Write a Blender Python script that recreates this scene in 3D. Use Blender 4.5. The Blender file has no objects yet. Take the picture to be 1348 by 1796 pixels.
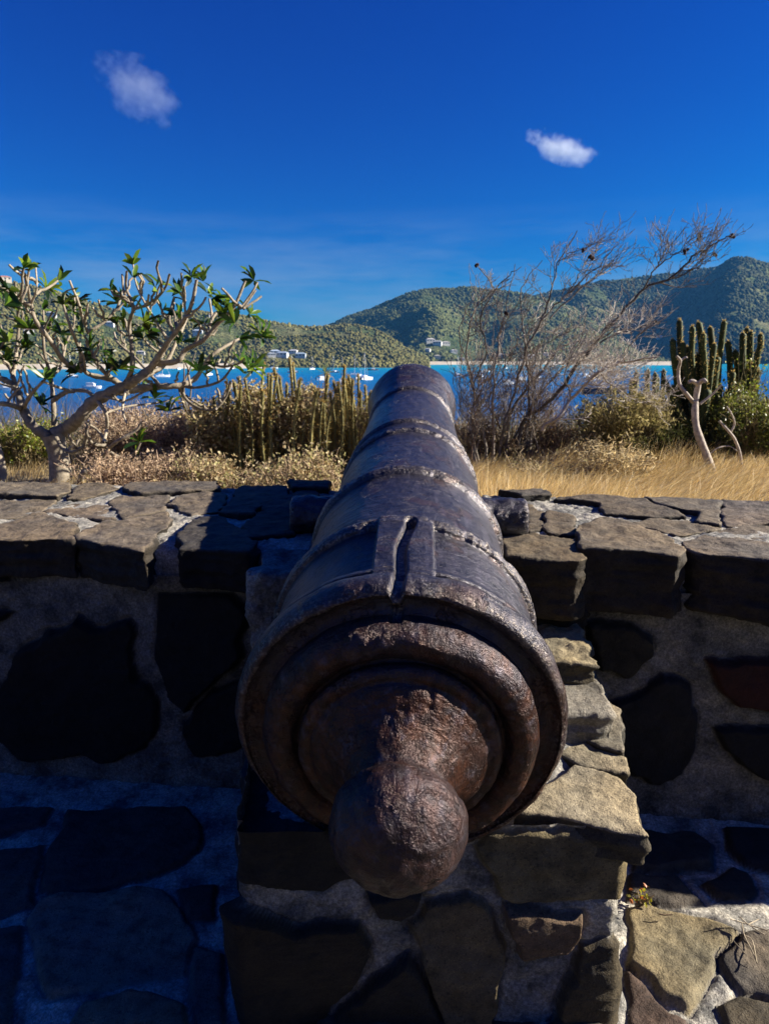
import bpy, math, random
import numpy as np
from mathutils import Vector, Matrix
random.seed(7); np.random.seed(7)
R = math.radians
SC = bpy.context.scene
COL = SC.collection
# ------------------------------------------------------------------ camera
CAMZ = 1.15; FP = 1198.0; PITCH = R(12.7)
cam = bpy.data.cameras.new('camera'); co = bpy.data.objects.new('camera', cam); COL.objects.link(co)
co.location = (0, 0, CAMZ); co.rotation_euler = (math.pi/2 - PITCH, 0, 0)
cam.sensor_fit = 'VERTICAL'; cam.sensor_height = 36; cam.sensor_width = 27; cam.lens = 18/(898/FP)
cam.clip_start = .02; cam.clip_end = 40000
cam.dof.use_dof = True; cam.dof.focus_distance = 1.15; cam.dof.aperture_fstop = 12.0
SC.camera = co
# ------------------------------------------------------------------ sun, sky, exposure
SUN = Vector((1.0, .08, .49)).normalized()
sl = bpy.data.lights.new('sun', 'SUN'); sl.energy = 5.0; sl.angle = R(.5); sl.color = (1, .91, .78)
so = bpy.data.objects.new('sun', sl); COL.objects.link(so)
so.rotation_euler = SUN.to_track_quat('Z', 'Y').to_euler()
w = bpy.data.worlds.new('World'); SC.world = w; w.use_nodes = True
nt = w.node_tree; nt.nodes.clear()
def nd(t, ty, **kw):
    n = t.nodes.new(ty)
    for k, v in kw.items():
        if hasattr(n, k): setattr(n, k, v)
        else: n.inputs[k].default_value = v
    return n
sky = nd(nt, 'ShaderNodeTexSky'); sky.sky_type = 'NISHITA'; sky.sun_disc = False
sky.sun_elevation = math.asin(SUN.z); sky.sun_rotation = math.atan2(SUN.x, SUN.y)
sky.altitude = 300; sky.air_density = 1.0; sky.dust_density = .25; sky.ozone_density = 4.0
mul = nd(nt, 'ShaderNodeMix', data_type='RGBA', blend_type='MULTIPLY'); mul.inputs[0].default_value = 1
hs = nd(nt, 'ShaderNodeHueSaturation'); hs.inputs['Saturation'].default_value = 1.28
mul.inputs[7].default_value = (.50*.105, .80*.105, 1.0*.105, 1)
sep = nd(nt, 'ShaderNodeSeparateColor'); comb = nd(nt, 'ShaderNodeCombineColor')
nt.links.new(sky.outputs[0], hs.inputs['Color']); nt.links.new(hs.outputs[0], mul.inputs[6]); nt.links.new(mul.outputs[2], sep.inputs[0])
SKYS = .05
for k, (pw, ga) in enumerate(((2.6, 3.0), (1.5, 1.22), (1.0, 1.06))):      # a clearer, deeper blue than the model's
    p_ = nd(nt, 'ShaderNodeMath', operation='POWER'); p_.inputs[1].default_value = pw
    q_ = nd(nt, 'ShaderNodeMath', operation='MULTIPLY'); q_.inputs[1].default_value = ga/SKYS/2.64
    a_ = nd(nt, 'ShaderNodeMath', operation='ADD'); a_.inputs[1].default_value = (.0, .002, 0)[k]/SKYS/2.64
    nt.links.new(sep.outputs[k], p_.inputs[0]); nt.links.new(p_.outputs[0], q_.inputs[0]); nt.links.new(q_.outputs[0], a_.inputs[0]); nt.links.new(a_.outputs[0], comb.inputs[k])
bg = nd(nt, 'ShaderNodeBackground'); bg.inputs[1].default_value = SKYS
wo = nd(nt, 'ShaderNodeOutputWorld')
# faint streaks of high cloud low over the horizon
tcw = nd(nt, 'ShaderNodeTexCoord'); mpw = nd(nt, 'ShaderNodeMapping'); mpw.inputs['Scale'].default_value = (2.2, 2.2, 13)
nzw = nd(nt, 'ShaderNodeTexNoise'); nzw.inputs['Scale'].default_value = 1.6; nzw.inputs['Detail'].default_value = 6; nzw.inputs['Roughness'].default_value = .6
sxw = nd(nt, 'ShaderNodeSeparateXYZ'); rw1 = nd(nt, 'ShaderNodeMapRange'); rw2 = nd(nt, 'ShaderNodeMapRange'); mw = nd(nt, 'ShaderNodeMath', operation='MULTIPLY')
nt.links.new(tcw.outputs['Generated'], mpw.inputs[0]); nt.links.new(mpw.outputs[0], nzw.inputs['Vector']); nt.links.new(tcw.outputs['Generated'], sxw.inputs[0])
rw1.inputs[1].default_value = .40; rw1.inputs[2].default_value = .72; rw1.inputs[4].default_value = .6; nt.links.new(nzw.outputs[0], rw1.inputs[0])
rw2.inputs[1].default_value = .20; rw2.inputs[2].default_value = .10; nt.links.new(sxw.outputs[2], rw2.inputs[0])
nt.links.new(rw1.outputs[0], mw.inputs[0]); nt.links.new(rw2.outputs[0], mw.inputs[1])
wm = nd(nt, 'ShaderNodeMix', data_type='RGBA'); wm.inputs[7].default_value = (.30/SKYS/2.64, .42/SKYS/2.64, .66/SKYS/2.64, 1)
nt.links.new(mw.outputs[0], wm.inputs[0]); nt.links.new(comb.outputs[0], wm.inputs[6])
nt.links.new(wm.outputs[2], bg.inputs[0]); nt.links.new(bg.outputs[0], wo.inputs[0])
SC.view_settings.view_transform = 'Standard'; SC.view_settings.look = 'None'
SC.view_settings.exposure = 1.4; SC.view_settings.gamma = 1
SC.render.engine = 'CYCLES'
SC.cycles.max_bounces = 5; SC.cycles.volume_bounces = 1
# ------------------------------------------------------------------ pixel rays (photo pixels to real places)
cp, sp = math.cos(PITCH), math.sin(PITCH)
def ray(x, y):
    a = (x-674)/FP; u = -(y-898)/FP
    return Vector((a, cp+u*sp, u*cp-sp))
def onz(x, y, z): d = ray(x, y); t = (z-CAMZ)/d.z; return Vector((0, 0, CAMZ))+d*t
def ony(x, y, Y): d = ray(x, y); return Vector((0, 0, CAMZ))+d*(Y/d.y)
def onl(x, y, c, m):                              # vertical plane Y = c + m X
    d = ray(x, y); t = c/(d.y-m*d.x); return Vector((0, 0, CAMZ))+d*t
def cam2w(a, u, f): return Vector((a, f*cp+u*sp, u*cp-f*sp+CAMZ))
# ------------------------------------------------------------------ noise
def _h(ix, iy, iz, s):
    n = (ix.astype(np.int64)*374761393 + iy.astype(np.int64)*668265263 + iz.astype(np.int64)*2147483647 + s*974634777) & 0xffffffff
    n = ((n ^ (n >> 13))*1274126177) & 0xffffffff
    n = ((n ^ (n >> 16))*2246822519) & 0xffffffff
    return ((n ^ (n >> 15)) & 0xffff)/32767.5-1
def vn(p, s=0):
    i = np.floor(p).astype(np.int64); f = p-i; f = f*f*f*(f*(f*6-15)+10)
    x, y, z = i[:, 0], i[:, 1], i[:, 2]; fx, fy, fz = f[:, 0], f[:, 1], f[:, 2]
    def L(a, b, t): return a+(b-a)*t
    c = [[[_h(x+a, y+b, z+c_, s) for c_ in (0, 1)] for b in (0, 1)] for a in (0, 1)]
    return L(L(L(c[0][0][0], c[1][0][0], fx), L(c[0][1][0], c[1][1][0], fx), fy),
             L(L(c[0][0][1], c[1][0][1], fx), L(c[0][1][1], c[1][1][1], fx), fy), fz)
def fbm(p, sc, o=4, s=0, g=.5):
    p = np.asarray(p, float)*sc; a = 1; t = 0; r = 0
    for k in range(o):
        r = r+a*vn(p, s+k*17); t += a; a *= g; p = p*2.03+3.7
    return r/t
def sstep(a, b, x): t = np.clip((x-a)/(b-a), 0, 1); return t*t*(3-2*t)
# ------------------------------------------------------------------ mesh helpers
def mesh_np(name, V, F, mat, tint=None, mort=None, smooth=True, parent=None, mtone=1.0):
    V = np.asarray(V, float)
    if parent is not None and parent.name.split('.')[0] in ('stone_wall', 'stone_pier'): V = V-np.array(parent.location)
    V = np.asarray(V, np.float32); F = np.asarray(F, np.int32)
    m = bpy.data.meshes.new(name); k = F.shape[1]
    m.vertices.add(len(V)); m.vertices.foreach_set('co', V.ravel())
    m.loops.add(F.size); m.loops.foreach_set('vertex_index', F.ravel())
    m.polygons.add(len(F)); m.polygons.foreach_set('loop_start', np.arange(0, F.size, k, dtype=np.int32))
    try: m.polygons.foreach_set('loop_total', np.full(len(F), k, np.int32))
    except Exception: pass
    m.update(calc_edges=True)
    m.polygons.foreach_set('use_smooth', np.full(len(F), smooth))
    if tint is not None:
        a = m.attributes.new('tint', 'FLOAT_COLOR', 'POINT')
        t = np.ones((len(V), 4), np.float32); t[:, :3] = tint; a.data.foreach_set('color', t.ravel())
    if mort is not None:
        a = m.attributes.new('mortar', 'FLOAT', 'POINT'); a.data.foreach_set('value', np.asarray(mort, np.float32))
    if mort is not None and mat.name == 'stone':
        a = m.attributes.new('mortar_tone', 'FLOAT', 'POINT'); a.data.foreach_set('value', np.full(len(V), mtone, np.float32))
    m.materials.append(mat)
    o = bpy.data.objects.new(name, m); COL.objects.link(o)
    if parent: o.parent = parent
    return o
def tag(o, label=None, cat=None, group=None, kind=None):
    if label: o['label'] = label
    if cat: o['category'] = cat
    if group: o['group'] = group
    if kind: o['kind'] = kind
    return o
def empty(name, loc, label=None, cat=None, group=None):
    o = bpy.data.objects.new(name, None); COL.objects.link(o); o.location = loc; o.empty_display_size = .1
    return tag(o, label, cat, group)
class G:
    """gathers quads with a tint; positions are local to the origin given"""
    def __init__(s, org=(0, 0, 0)): s.V = []; s.F = []; s.T = []; s.n = 0; s.o = np.array(org, float)
    def add(s, V, F, t):
        V = np.asarray(V, float)-s.o; F = np.asarray(F)
        s.V.append(V); s.F.append(F+s.n); s.n += len(V)
        t = np.asarray(t, float); s.T.append(np.broadcast_to(t, (len(V), 3)))
    def build(s, name, mat, parent=None, smooth=True):
        return mesh_np(name, np.concatenate(s.V), np.concatenate(s.F), mat, np.concatenate(s.T), None, smooth, parent)
    def tube(s, P, rad, sides=7, t=(1, 1, 1), cap=True, ribs=0):
        P = np.asarray(P, float); n = len(P); rad = np.broadcast_to(np.asarray(rad, float), (n,))
        T = np.gradient(P, axis=0); T /= np.linalg.norm(T, axis=1)[:, None]+1e-9
        ref = np.array([0.13, .21, .97]) if abs(T[0][2]) < .9 else np.array([1, .1, 0.])
        A = np.cross(T, ref); A /= np.linalg.norm(A, axis=1)[:, None]+1e-9; B = np.cross(T, A)
        th = np.linspace(0, 2*math.pi, sides, endpoint=False)
        rr = np.ones(sides)
        if ribs: rr = 1+.16*np.cos(th*ribs)
        V = P[:, None, :]+rad[:, None, None]*(rr*np.cos(th))[None, :, None]*A[:, None, :]+rad[:, None, None]*(rr*np.sin(th))[None, :, None]*B[:, None, :]
        V = V.reshape(-1, 3); i = np.arange(n-1)[:, None]*sides; j = np.arange(sides)[None, :]; j2 = (j+1) % sides
        F = np.stack([i+j, i+j2, i+j2+sides, i+j+sides], -1).reshape(-1, 4)
        if cap:
            V = np.concatenate([V, [P[-1]+T[-1]*rad[-1]*.6]]); e = (n-1)*sides; c = len(V)-1
            F = np.concatenate([F, [[e+a, e+(a+1) % sides, c, c] for a in range(sides)]]) if False else F
            V = V[:-1]
        s.add(V, F, t)
    def leaves(s, P, D, L, W, col, fold=.25, up=None):
        """batch of leaves: P base, D direction, L length, W width; two quads each"""
        P = np.asarray(P, float); n = len(P); D = D/(np.linalg.norm(D, axis=1)[:, None]+1e-9)
        Rn = np.random.normal(size=(n, 3)) if up is None else np.asarray(up, float)+np.random.normal(size=(n, 3))*.3
        S = np.cross(D, Rn); S /= np.linalg.norm(S, axis=1)[:, None]+1e-9; N = np.cross(S, D)
        L = np.broadcast_to(L, (n,))[:, None]; W = np.broadcast_to(W, (n,))[:, None]
        a = P; m = P+D*L*.55-N*0; b = P+D*L-N*L*.12
        l1 = P+D*L*.35+S*W*.42+N*W*fold; r1 = P+D*L*.35-S*W*.42+N*W*fold
        l2 = P+D*L*.75+S*W*.36+N*W*fold*.6; r2 = P+D*L*.75-S*W*.36+N*W*fold*.6
        V = np.stack([a, l1, l2, b, r2, r1, m], 1).reshape(-1, 3)
        base = np.arange(n)[:, None]*7
        F = np.concatenate([base+np.array([0, 6, 2, 1]), base+np.array([6, 3, 3, 2])[[0, 1, 3, 3]] if False else base+np.array([0, 5, 4, 6])])
        F2 = base+np.array([6, 4, 3, 2])
        F = np.concatenate([F, F2])
        s.add(V, F, np.repeat(np.broadcast_to(col, (n, 3)), 7, axis=0))
def grid_faces(nu, nv):
    i = np.arange(nu-1)[:, None]*nv; j = np.arange(nv-1)[None, :]
    return np.stack([i+j, i+j+nv, i+j+nv+1, i+j+1], -1).reshape(-1, 4)
# ------------------------------------------------------------------ materials
def newmat(name):
    m = bpy.data.materials.new(name); m.use_nodes = True; t = m.node_tree
    return m, t, t.nodes['Principled BSDF']
def noise(t, sc, det=4, rough=.55, vec=None):
    n = t.nodes.new('ShaderNodeTexNoise'); n.inputs['Scale'].default_value = sc; n.inputs['Detail'].default_value = det
    n.inputs['Roughness'].default_value = rough
    if vec is not None: t.links.new(vec, n.inputs['Vector'])
    return n.outputs[0]
def ramp(t, src, stops):
    r = t.nodes.new('ShaderNodeValToRGB'); e = r.color_ramp.elements
    while len(e) < len(stops): e.new(.5)
    for k, (p, c) in enumerate(stops):
        e[k].position = p; e[k].color = (c[0], c[1], c[2], 1) if hasattr(c, '__len__') else (c, c, c, 1)
    t.links.new(src, r.inputs[0]); return r.outputs[0]
def mix(t, f, a, b, mode='MIX'):
    m = t.nodes.new('ShaderNodeMix'); m.data_type = 'RGBA'; m.blend_type = mode
    for sock, v in ((m.inputs[0], f), (m.inputs[6], a), (m.inputs[7], b)):
        if hasattr(v, 'is_output'): t.links.new(v, sock)
        elif hasattr(v, '__len__'): sock.default_value = (v[0], v[1], v[2], 1)
        else: sock.default_value = v
    return m.outputs[2]
def attr(t, n, out='Color'):
    a = t.nodes.new('ShaderNodeAttribute'); a.attribute_name = n; return a.outputs[out]
def objco(t):
    return t.nodes.new('ShaderNodeTexCoord').outputs['Object']
def bump(t, b, h, dist, st=1.0, prev=None):
    n = t.nodes.new('ShaderNodeBump'); n.inputs['Distance'].default_value = dist; n.inputs['Strength'].default_value = st
    t.links.new(h, n.inputs['Height'])
    if prev is not None: t.links.new(prev, n.inputs['Normal'])
    t.links.new(n.outputs[0], b.inputs['Normal']); return n.outputs[0]
def stone_mat():
    m, t, b = newmat('stone'); oc = objco(t)
    c = attr(t, 'tint')
    v = ramp(t, noise(t, 28, 6, .65, oc), [(.3, .45), (.5, 1.0), (.72, 1.5)])
    c1 = mix(t, 1.0, c, v, 'MULTIPLY')
    c1 = mix(t, 1.0, c1, (.66, .62, .53), 'MULTIPLY')
    big = ramp(t, noise(t, 5, 3, .5, oc), [(.35, (.75, .78, .85)), (.65, (1.2, 1.1, .95))])
    c1 = mix(t, 1.0, c1, big, 'MULTIPLY')
    sp_ = ramp(t, noise(t, 420, 2, .6, oc), [(.56, 0), (.68, .75)])
    c1 = mix(t, sp_, c1, mix(t, 1.0, c1, (1.9, 1.85, 1.7), 'MULTIPLY'))
    pit = ramp(t, noise(t, 190, 3, .6, oc), [(.34, .75), (.44, 0)])
    c1 = mix(t, pit, c1, mix(t, 1.0, c1, (.3, .3, .32), 'MULTIPLY'))
    ml = ramp(t, noise(t, 160, 4, .8, oc), [(.3, (.11, .105, .098)), (.5, (.30, .285, .26)), (.7, (.58, .55, .50))])
    ml = mix(t, 1.0, ml, (.76, .75, .70), 'MULTIPLY')
    mb = ramp(t, noise(t, 11, 6, .68, oc), [(.36, (.22, .24, .27)), (.5, (.7, .71, .72)), (.64, (1.15, 1.13, 1.08))])
    mc = mix(t, 1.0, mix(t, 1.0, ml, mb, 'MULTIPLY'), attr(t, 'mortar_tone', 'Fac'), 'MULTIPLY')
    f = mix(t, attr(t, 'mortar', 'Fac'), c1, mc)
    t.links.new(f, b.inputs['Base Color'])
    b.inputs['Roughness'].default_value = .82; b.inputs['Specular IOR Level'].default_value = .35
    n1 = bump(t, b, noise(t, 60, 5, .6, oc), .006)
    bump(t, b, noise(t, 330, 3, .7, oc), .0022, 1.0, n1)
    return m
STONE = stone_mat()
def tint_mat(name, rough=.8, spec=.3, ns=40, lo=.6, hi=1.35, trans=0.0, bd=0.0, bs=60):
    m, t, b = newmat(name); oc = objco(t)
    v = ramp(t, noise(t, ns, 3, .6, oc), [(.3, lo), (.7, hi)])
    c = mix(t, 1.0, attr(t, 'tint'), v, 'MULTIPLY'); t.links.new(c, b.inputs['Base Color'])
    b.inputs['Roughness'].default_value = rough; b.inputs['Specular IOR Level'].default_value = spec
    if bd: bump(t, b, noise(t, bs, 4, .6, oc), bd)
    if trans:
        tr = t.nodes.new('ShaderNodeBsdfTranslucent'); t.links.new(c, tr.inputs[0])
        mx = t.nodes.new('ShaderNodeMixShader'); mx.inputs[0].default_value = trans
        t.links.new(b.outputs[0], mx.inputs[1]); t.links.new(tr.outputs[0], mx.inputs[2])
        t.links.new(mx.outputs[0], t.nodes['Material Output'].inputs[0])
    return m
BARK = tint_mat('bark', .85, .2, 30, .6, 1.3, bd=.004, bs=70)
LEAF = tint_mat('leaf', .38, .5, 12, .75, 1.25, .42)
DRY = tint_mat('dry_leaf', .8, .2, 15, .75, 1.3, .5)
GRASS = tint_mat('dry_grass', .5, .5, 3, .95, 1.3, .4)
CACT = tint_mat('cactus_skin', .7, .3, 60, .7, 1.3)
FAR = tint_mat('far_foliage', .9, .05, .08, .55, 1.4)
PAINT = tint_mat('painted', .5, .4, 2, .92, 1.05)
# ------------------------------------------------------------------ rubble surfaces
def sdf(P, poly):
    x, y = P[:, 0], P[:, 1]; n = len(poly); d = np.full(len(x), 1e9); ins = np.zeros(len(x), bool)
    for k in range(n):
        x1, y1 = poly[k]; x2, y2 = poly[(k+1) % n]; ex, ey = x2-x1, y2-y1
        t = np.clip(((x-x1)*ex+(y-y1)*ey)/(ex*ex+ey*ey+1e-12), 0, 1)
        d = np.minimum(d, (x-x1-t*ex)**2+(y-y1-t*ey)**2)
        c = (y1 > y) != (y2 > y); ins ^= c & (x < (x2-x1)*(y-y1)/(y2-y1+1e-12)+x1)
    d = np.sqrt(d); return np.where(ins, -d, d)
def voro_polys(x0, x1, y0, y1, cell, seed, skip=None):
    """irregular stones on a jittered lattice, each a polygon drawn round its own centre"""
    r = random.Random(seed); C = []
    ny = max(1, round((y1-y0)/cell)); cy = (y1-y0)/ny; nx = max(1, round((x1-x0)/(cell*1.25))); cx = (x1-x0)/nx
    for i in range(-1, nx+1):
        for j in range(-1, ny+1): C.append((x0+(i+.5+r.uniform(-.3, .3)+.4*(j % 2))*cx, y0+(j+.5+r.uniform(-.26, .26))*cy))
    C = np.array(C); out = []
    for k, c in enumerate(C):
        if skip and skip(c[0], c[1]): continue
        if not (x0 < c[0] < x1 and y0-.02 < c[1] < y1+.02): continue
        D = C-c; dd = (D**2).sum(1); near = np.argsort(dd)[1:11]; poly = []
        for a in np.linspace(0, 2*math.pi, 22, endpoint=False):
            u = np.array([math.cos(a), math.sin(a)]); L = cell*1.1
            for q in near:
                pr = D[q]@u
                if pr > 1e-6: L = min(L, dd[q]/2/pr)
            L = max(L-cell*r.uniform(.045, .09), .01); poly.append(c+u*L)
        out.append(np.array(poly))
    return out
def rubble(polys, tints, P2, jag=.008, rise=.014, edge=.014, seed=0, mtone=.6, grow=0.0):
    n = len(P2); q3 = np.c_[P2, np.zeros(n)]
    J = np.c_[fbm(q3, 13, 3, seed, .4), fbm(q3, 13, 3, seed+5, .4)]*jag*1.6
    W = P2+J
    mort_h = fbm(q3, 9, 4, seed+9)*.006+fbm(q3, 60, 3, seed+3)*.004
    h = mort_h.copy(); mm = np.ones(n); T = np.tile(np.array([[.25, .24, .22]]), (n, 1))
    for k, pl in enumerate(polys):
        a = pl.min(0)-.05; b = pl.max(0)+.05
        idx = np.where((W[:, 0] > a[0]) & (W[:, 0] < b[0]) & (W[:, 1] > a[1]) & (W[:, 1] < b[1]))[0]
        if len(idx) == 0: continue
        d = sdf(W[idx], pl)-grow; r = random.Random(k*31+seed); c = pl.mean(0)
        tx, ty = r.uniform(-.07, .07), r.uniform(-.07, .07)
        st = sstep(0, edge, -d)
        L = np.round(fbm(q3[idx]*[1, 3, 1], 5, 3, seed+k)*3)/3
        hs_ = rise*st*(1+r.uniform(-.3, .5))+st*((P2[idx, 0]-c[0])*tx+(P2[idx, 1]-c[1])*ty)+st*(fbm(q3[idx], 11, 5, seed+k*3)*.010+L*.003)
        lip = -.006*np.exp(-(d/.004)**2)
        inside = d < 0
        hh = np.where(inside, mort_h[idx]*(1-st)+hs_, h[idx])+lip
        h[idx] = hh
        mm[idx] = np.minimum(mm[idx], sstep(-.004, .0025, d))
        T[idx] = np.where((d < .0035)[:, None], np.array(tints[k % len(tints)]), T[idx])
    return h, mm, T
def bedded(poly): return np.array(poly, float)
# ------------------------------------------------------------------ platform floor
FLOOR_PX = [
 [(48,1617),(74,1588),(148,1569),(289,1562),(326,1617),(338,1655),(319,1710),(260,1718),(148,1740),(89,1751),(74,1699)],
 [(119,1425),(326,1421),(349,1450),(349,1491),(315,1514),(260,1543),(148,1566),(104,1573),(78,1558),(80,1502),(111,1462)],
 [(-60,1421),(93,1421),(74,1450),(-60,1484)],
 [(-60,1512),(74,1488),(63,1547),(56,1588),(-60,1628)],
 [(-60,1645),(35,1629),(33,1714),(15,1755),(5,1800),(-60,1800)],
 [(110,1830),(148,1770),(223,1747),(260,1751),(319,1770),(335,1830)],
 [(312,1558),(375,1558),(375,1614),(330,1617)],
 [(338,1665),(395,1670),(395,1810),(352,1798),(330,1750)],
 [(1105,1695),(1145,1721),(1160,1749),(1196,1767),(1222,1741),(1255,1695),(1290,1640),(1232,1610),(1145,1589),(1105,1599)],
 [(1262,1690),(1300,1645),(1390,1640),(1390,1762),(1305,1741),(1284,1723)],
 [(1237,1555),(1286,1522),(1312,1532),(1325,1566),(1310,1576),(1258,1576)],
 [(1110,1463),(1219,1460),(1250,1483),(1248,1524),(1212,1530),(1110,1528)],
 [(1271,1455),(1380,1455),(1380,1535),(1310,1517),(1279,1491)],
 [(1105,1537),(1190,1537),(1227,1581),(1180,1586),(1105,1584)],
 [(1105,1705),(1134,1733),(1160,1775),(1191,1785),(1150,1806),(1100,1810)],
 [(1262,1763),(1297,1750),(1390,1772),(1390,1830),(1284,1830)],
]
dk = (.034, .035, .042); md = (.075, .070, .062); lt = (.30, .27, .20); ol = (.24, .22, .155)
FT = [(.26,.25,.23),(.08,.075,.08),(.10,.09,.10),(.13,.12,.12),(.14,.14,.14),(.20,.19,.16),(.07,.06,.07),(.17,.16,.16),
      (.30,.27,.185),(.16,.145,.13),(.05,.045,.045),(.05,.05,.055),(.03,.03,.036),(.09,.085,.085),(.09,.065,.06),(.10,.09,.07)]
fp = [np.array([tuple(onz(x, y, 0).xy) for x, y in pl]) for pl in FLOOR_PX]
allf = np.concatenate(fp)
def in_view(x, y):
    if -.93 < x < -.2 and .93 < y < 1.75: return True
    if .35 < x < .93 and .93 < y < 1.7: return True
    return False
extra = voro_polys(-5, 5, -3, 1.5, .30, 5, in_view)
ft = FT+[random.choice([dk, md, (.12,.11,.095), (.09,.085,.085)]) for _ in extra]
xs = np.unique(np.r_[np.linspace(-5, -1.2, 380), np.linspace(-1.2, 1.15, 470), np.linspace(1.15, 5, 380)])
ys = np.unique(np.r_[np.linspace(-3, .85, 380), np.linspace(.85, 1.85, 230)])
def sheet(name, polys, tints, xs, ys, z, seed, **kw):
    X, Y = np.meshgrid(xs, ys, indexing='ij'); P2 = np.c_[X.ravel(), Y.ravel()]
    h, mm, T = rubble(polys, tints, P2, seed=seed, **kw)
    V = np.c_[P2, z+h]
    return mesh_np(name, V, grid_faces(len(xs), len(ys)), STONE, T, mm, mtone=kw.get('mtone', .6))
fl = sheet('platform_floor', fp+extra, ft, xs, ys, 0.0, 3, rise=.010, mtone=1.9, grow=.007, jag=.007)
tag(fl, kind='structure')
# ------------------------------------------------------------------ walls built as displaced strips along a path
def strip(name, path, z0, z1, step, polys, tints, seed, parent, batter=0.0, **kw):
    path = np.array(path, float); seg = np.linalg.norm(np.diff(path, axis=0), axis=1); cum = np.r_[0, np.cumsum(seg)]
    n = int(cum[-1]/step)+1; u = np.linspace(0, cum[-1], n); nv = int((z1-z0)/step)+1; v = np.linspace(z0, z1, nv)
    px = np.interp(u, cum, path[:, 0]); py = np.interp(u, cum, path[:, 1])
    tx = np.gradient(px); ty = np.gradient(py); k = max(3, int(.02/step)); ker = np.ones(2*k+1)/(2*k+1)
    tx = np.convolve(np.pad(tx, k, 'edge'), ker, 'valid'); ty = np.convolve(np.pad(ty, k, 'edge'), ker, 'valid')
    L = np.hypot(tx, ty); nx, ny = ty/L, -tx/L
    U, Vv = np.meshgrid(u, v, indexing='ij'); P2 = np.c_[U.ravel(), Vv.ravel()]
    h, mm, T = rubble(polys, tints, P2, seed=seed, **kw)
    NX = np.repeat(nx, nv); NY = np.repeat(ny, nv); BX = np.repeat(px, nv); BY = np.repeat(py, nv)
    h = h+batter*(z1-P2[:, 1])
    V = np.c_[BX+NX*h, BY+NY*h, P2[:, 1]]
    return mesh_np(name, V, grid_faces(n, nv), STONE, T, mm, parent=parent, mtone=kw.get('mtone', .6))
WC, WM = 1.615, -.105                      # wall face line Y = WC + WM X
WTOP = .69
wall = empty('stone_wall', (0, 1.9, 0), 'long low wall of dark rubble stones and grey mortar capped with flat slabs, behind the cannon', 'wall')
def wl(p): return (p.x/math.cos(math.atan(WM))+ 6.0, p.z)
x0w = -6*math.cos(math.atan(WM))
def wface(pts): return np.array([wl(onl(x, y, WC, WM)) for x, y in pts])
WF = [
 [(4,1185),(45,1127),(98,1105),(138,1074),(174,1098),(223,1087),(234,1105),(240,1149),(249,1198),(272,1229),(276,1283),(258,1314),(200,1334),(89,1332),(45,1323),(0,1300),(-15,1250)],
 [(285,1042),(400,1038),(445,1074),(423,1154),(378,1198),(320,1247),(294,1220),(276,1176),(271,1109)],
 [(311,1265),(378,1203),(440,1190),(440,1305),(383,1327),(329,1323)],
 [(-40,1060),(31,1076),(9,1092),(-40,1100)],
 [(1028,1084),(1111,1095),(1142,1122),(1142,1152),(1081,1184),(1036,1182)],
 [(1062,1231),(1119,1204),(1160,1178),(1202,1201),(1230,1246),(1228,1310),(1206,1355),(1160,1378),(1104,1359),(1081,1321)],
 [(1225,1163),(1274,1144),(1380,1148),(1380,1238),(1292,1235),(1258,1208)],
 [(1255,1276),(1292,1269),(1380,1265),(1380,1370),(1311,1359),(1266,1321)],
 [(-60,1008),(20,1006),(28,1022),(-60,1030)],
]
wp = [wface(p) for p in WF]
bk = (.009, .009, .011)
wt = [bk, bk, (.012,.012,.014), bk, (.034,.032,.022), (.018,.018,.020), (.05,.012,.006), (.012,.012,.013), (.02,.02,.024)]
def sk(x, y): return -1.25 < (x-6) < 1.05
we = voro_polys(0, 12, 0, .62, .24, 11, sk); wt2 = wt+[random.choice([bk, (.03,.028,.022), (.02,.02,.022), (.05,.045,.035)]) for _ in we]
def ptw(X): return (X, WC+WM*X)
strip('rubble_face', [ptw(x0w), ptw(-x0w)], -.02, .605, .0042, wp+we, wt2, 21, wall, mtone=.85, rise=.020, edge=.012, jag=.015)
# mortar bed on top, with the notch the barrel lies in
def bed(name, xs, ys, fz, seed, parent):
    X, Y = np.meshgrid(xs, ys, indexing='ij'); P = np.c_[X.ravel(), Y.ravel(), np.zeros(X.size)]
    Yr = P[:, 1]; P2 = np.c_[P[:, 0], Yr]
    z = fz(P[:, 0], Yr)+fbm(P, 18, 4, seed)*.008+fbm(P, 70, 3, seed+1)*.004
    V = np.c_[P2, z]; return V
xs = np.r_[np.linspace(-6, -1.4, 120), np.linspace(-1.39, 1.3, 420), np.linspace(1.31, 6, 120)]
ts = np.linspace(0, 1, 150)
X, Tt = np.meshgrid(xs, ts, indexing='ij'); X = X.ravel(); Tt = Tt.ravel()
Yf_ = WC+WM*X+.018; Yb_ = 2.36-.14*X; Y = Yf_+(Yb_-Yf_)*Tt
P = np.c_[X, Y, X*0]
ax_x = .0243+(Y-.94)*.0466
notch = sstep(.245, .225, np.abs(X-ax_x))
z = WTOP-.003+fbm(P, 16, 4, 4)*.007+fbm(P, 80, 3, 8)*.005-notch*.34
# edge rows drop down to close front and back
z = z-.022*sstep(.08, .0, Tt); z = np.where(Tt < .004, .575-notch*.3, z); z = np.where(Tt > .996, -.1, z)
mesh_np('mortar_bed', np.c_[X, Y, z], grid_faces(len(xs), len(ts)), STONE, np.tile([.2,.2,.2], (len(X), 1)), np.ones(len(X)), parent=wall, mtone=1.6)
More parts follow.
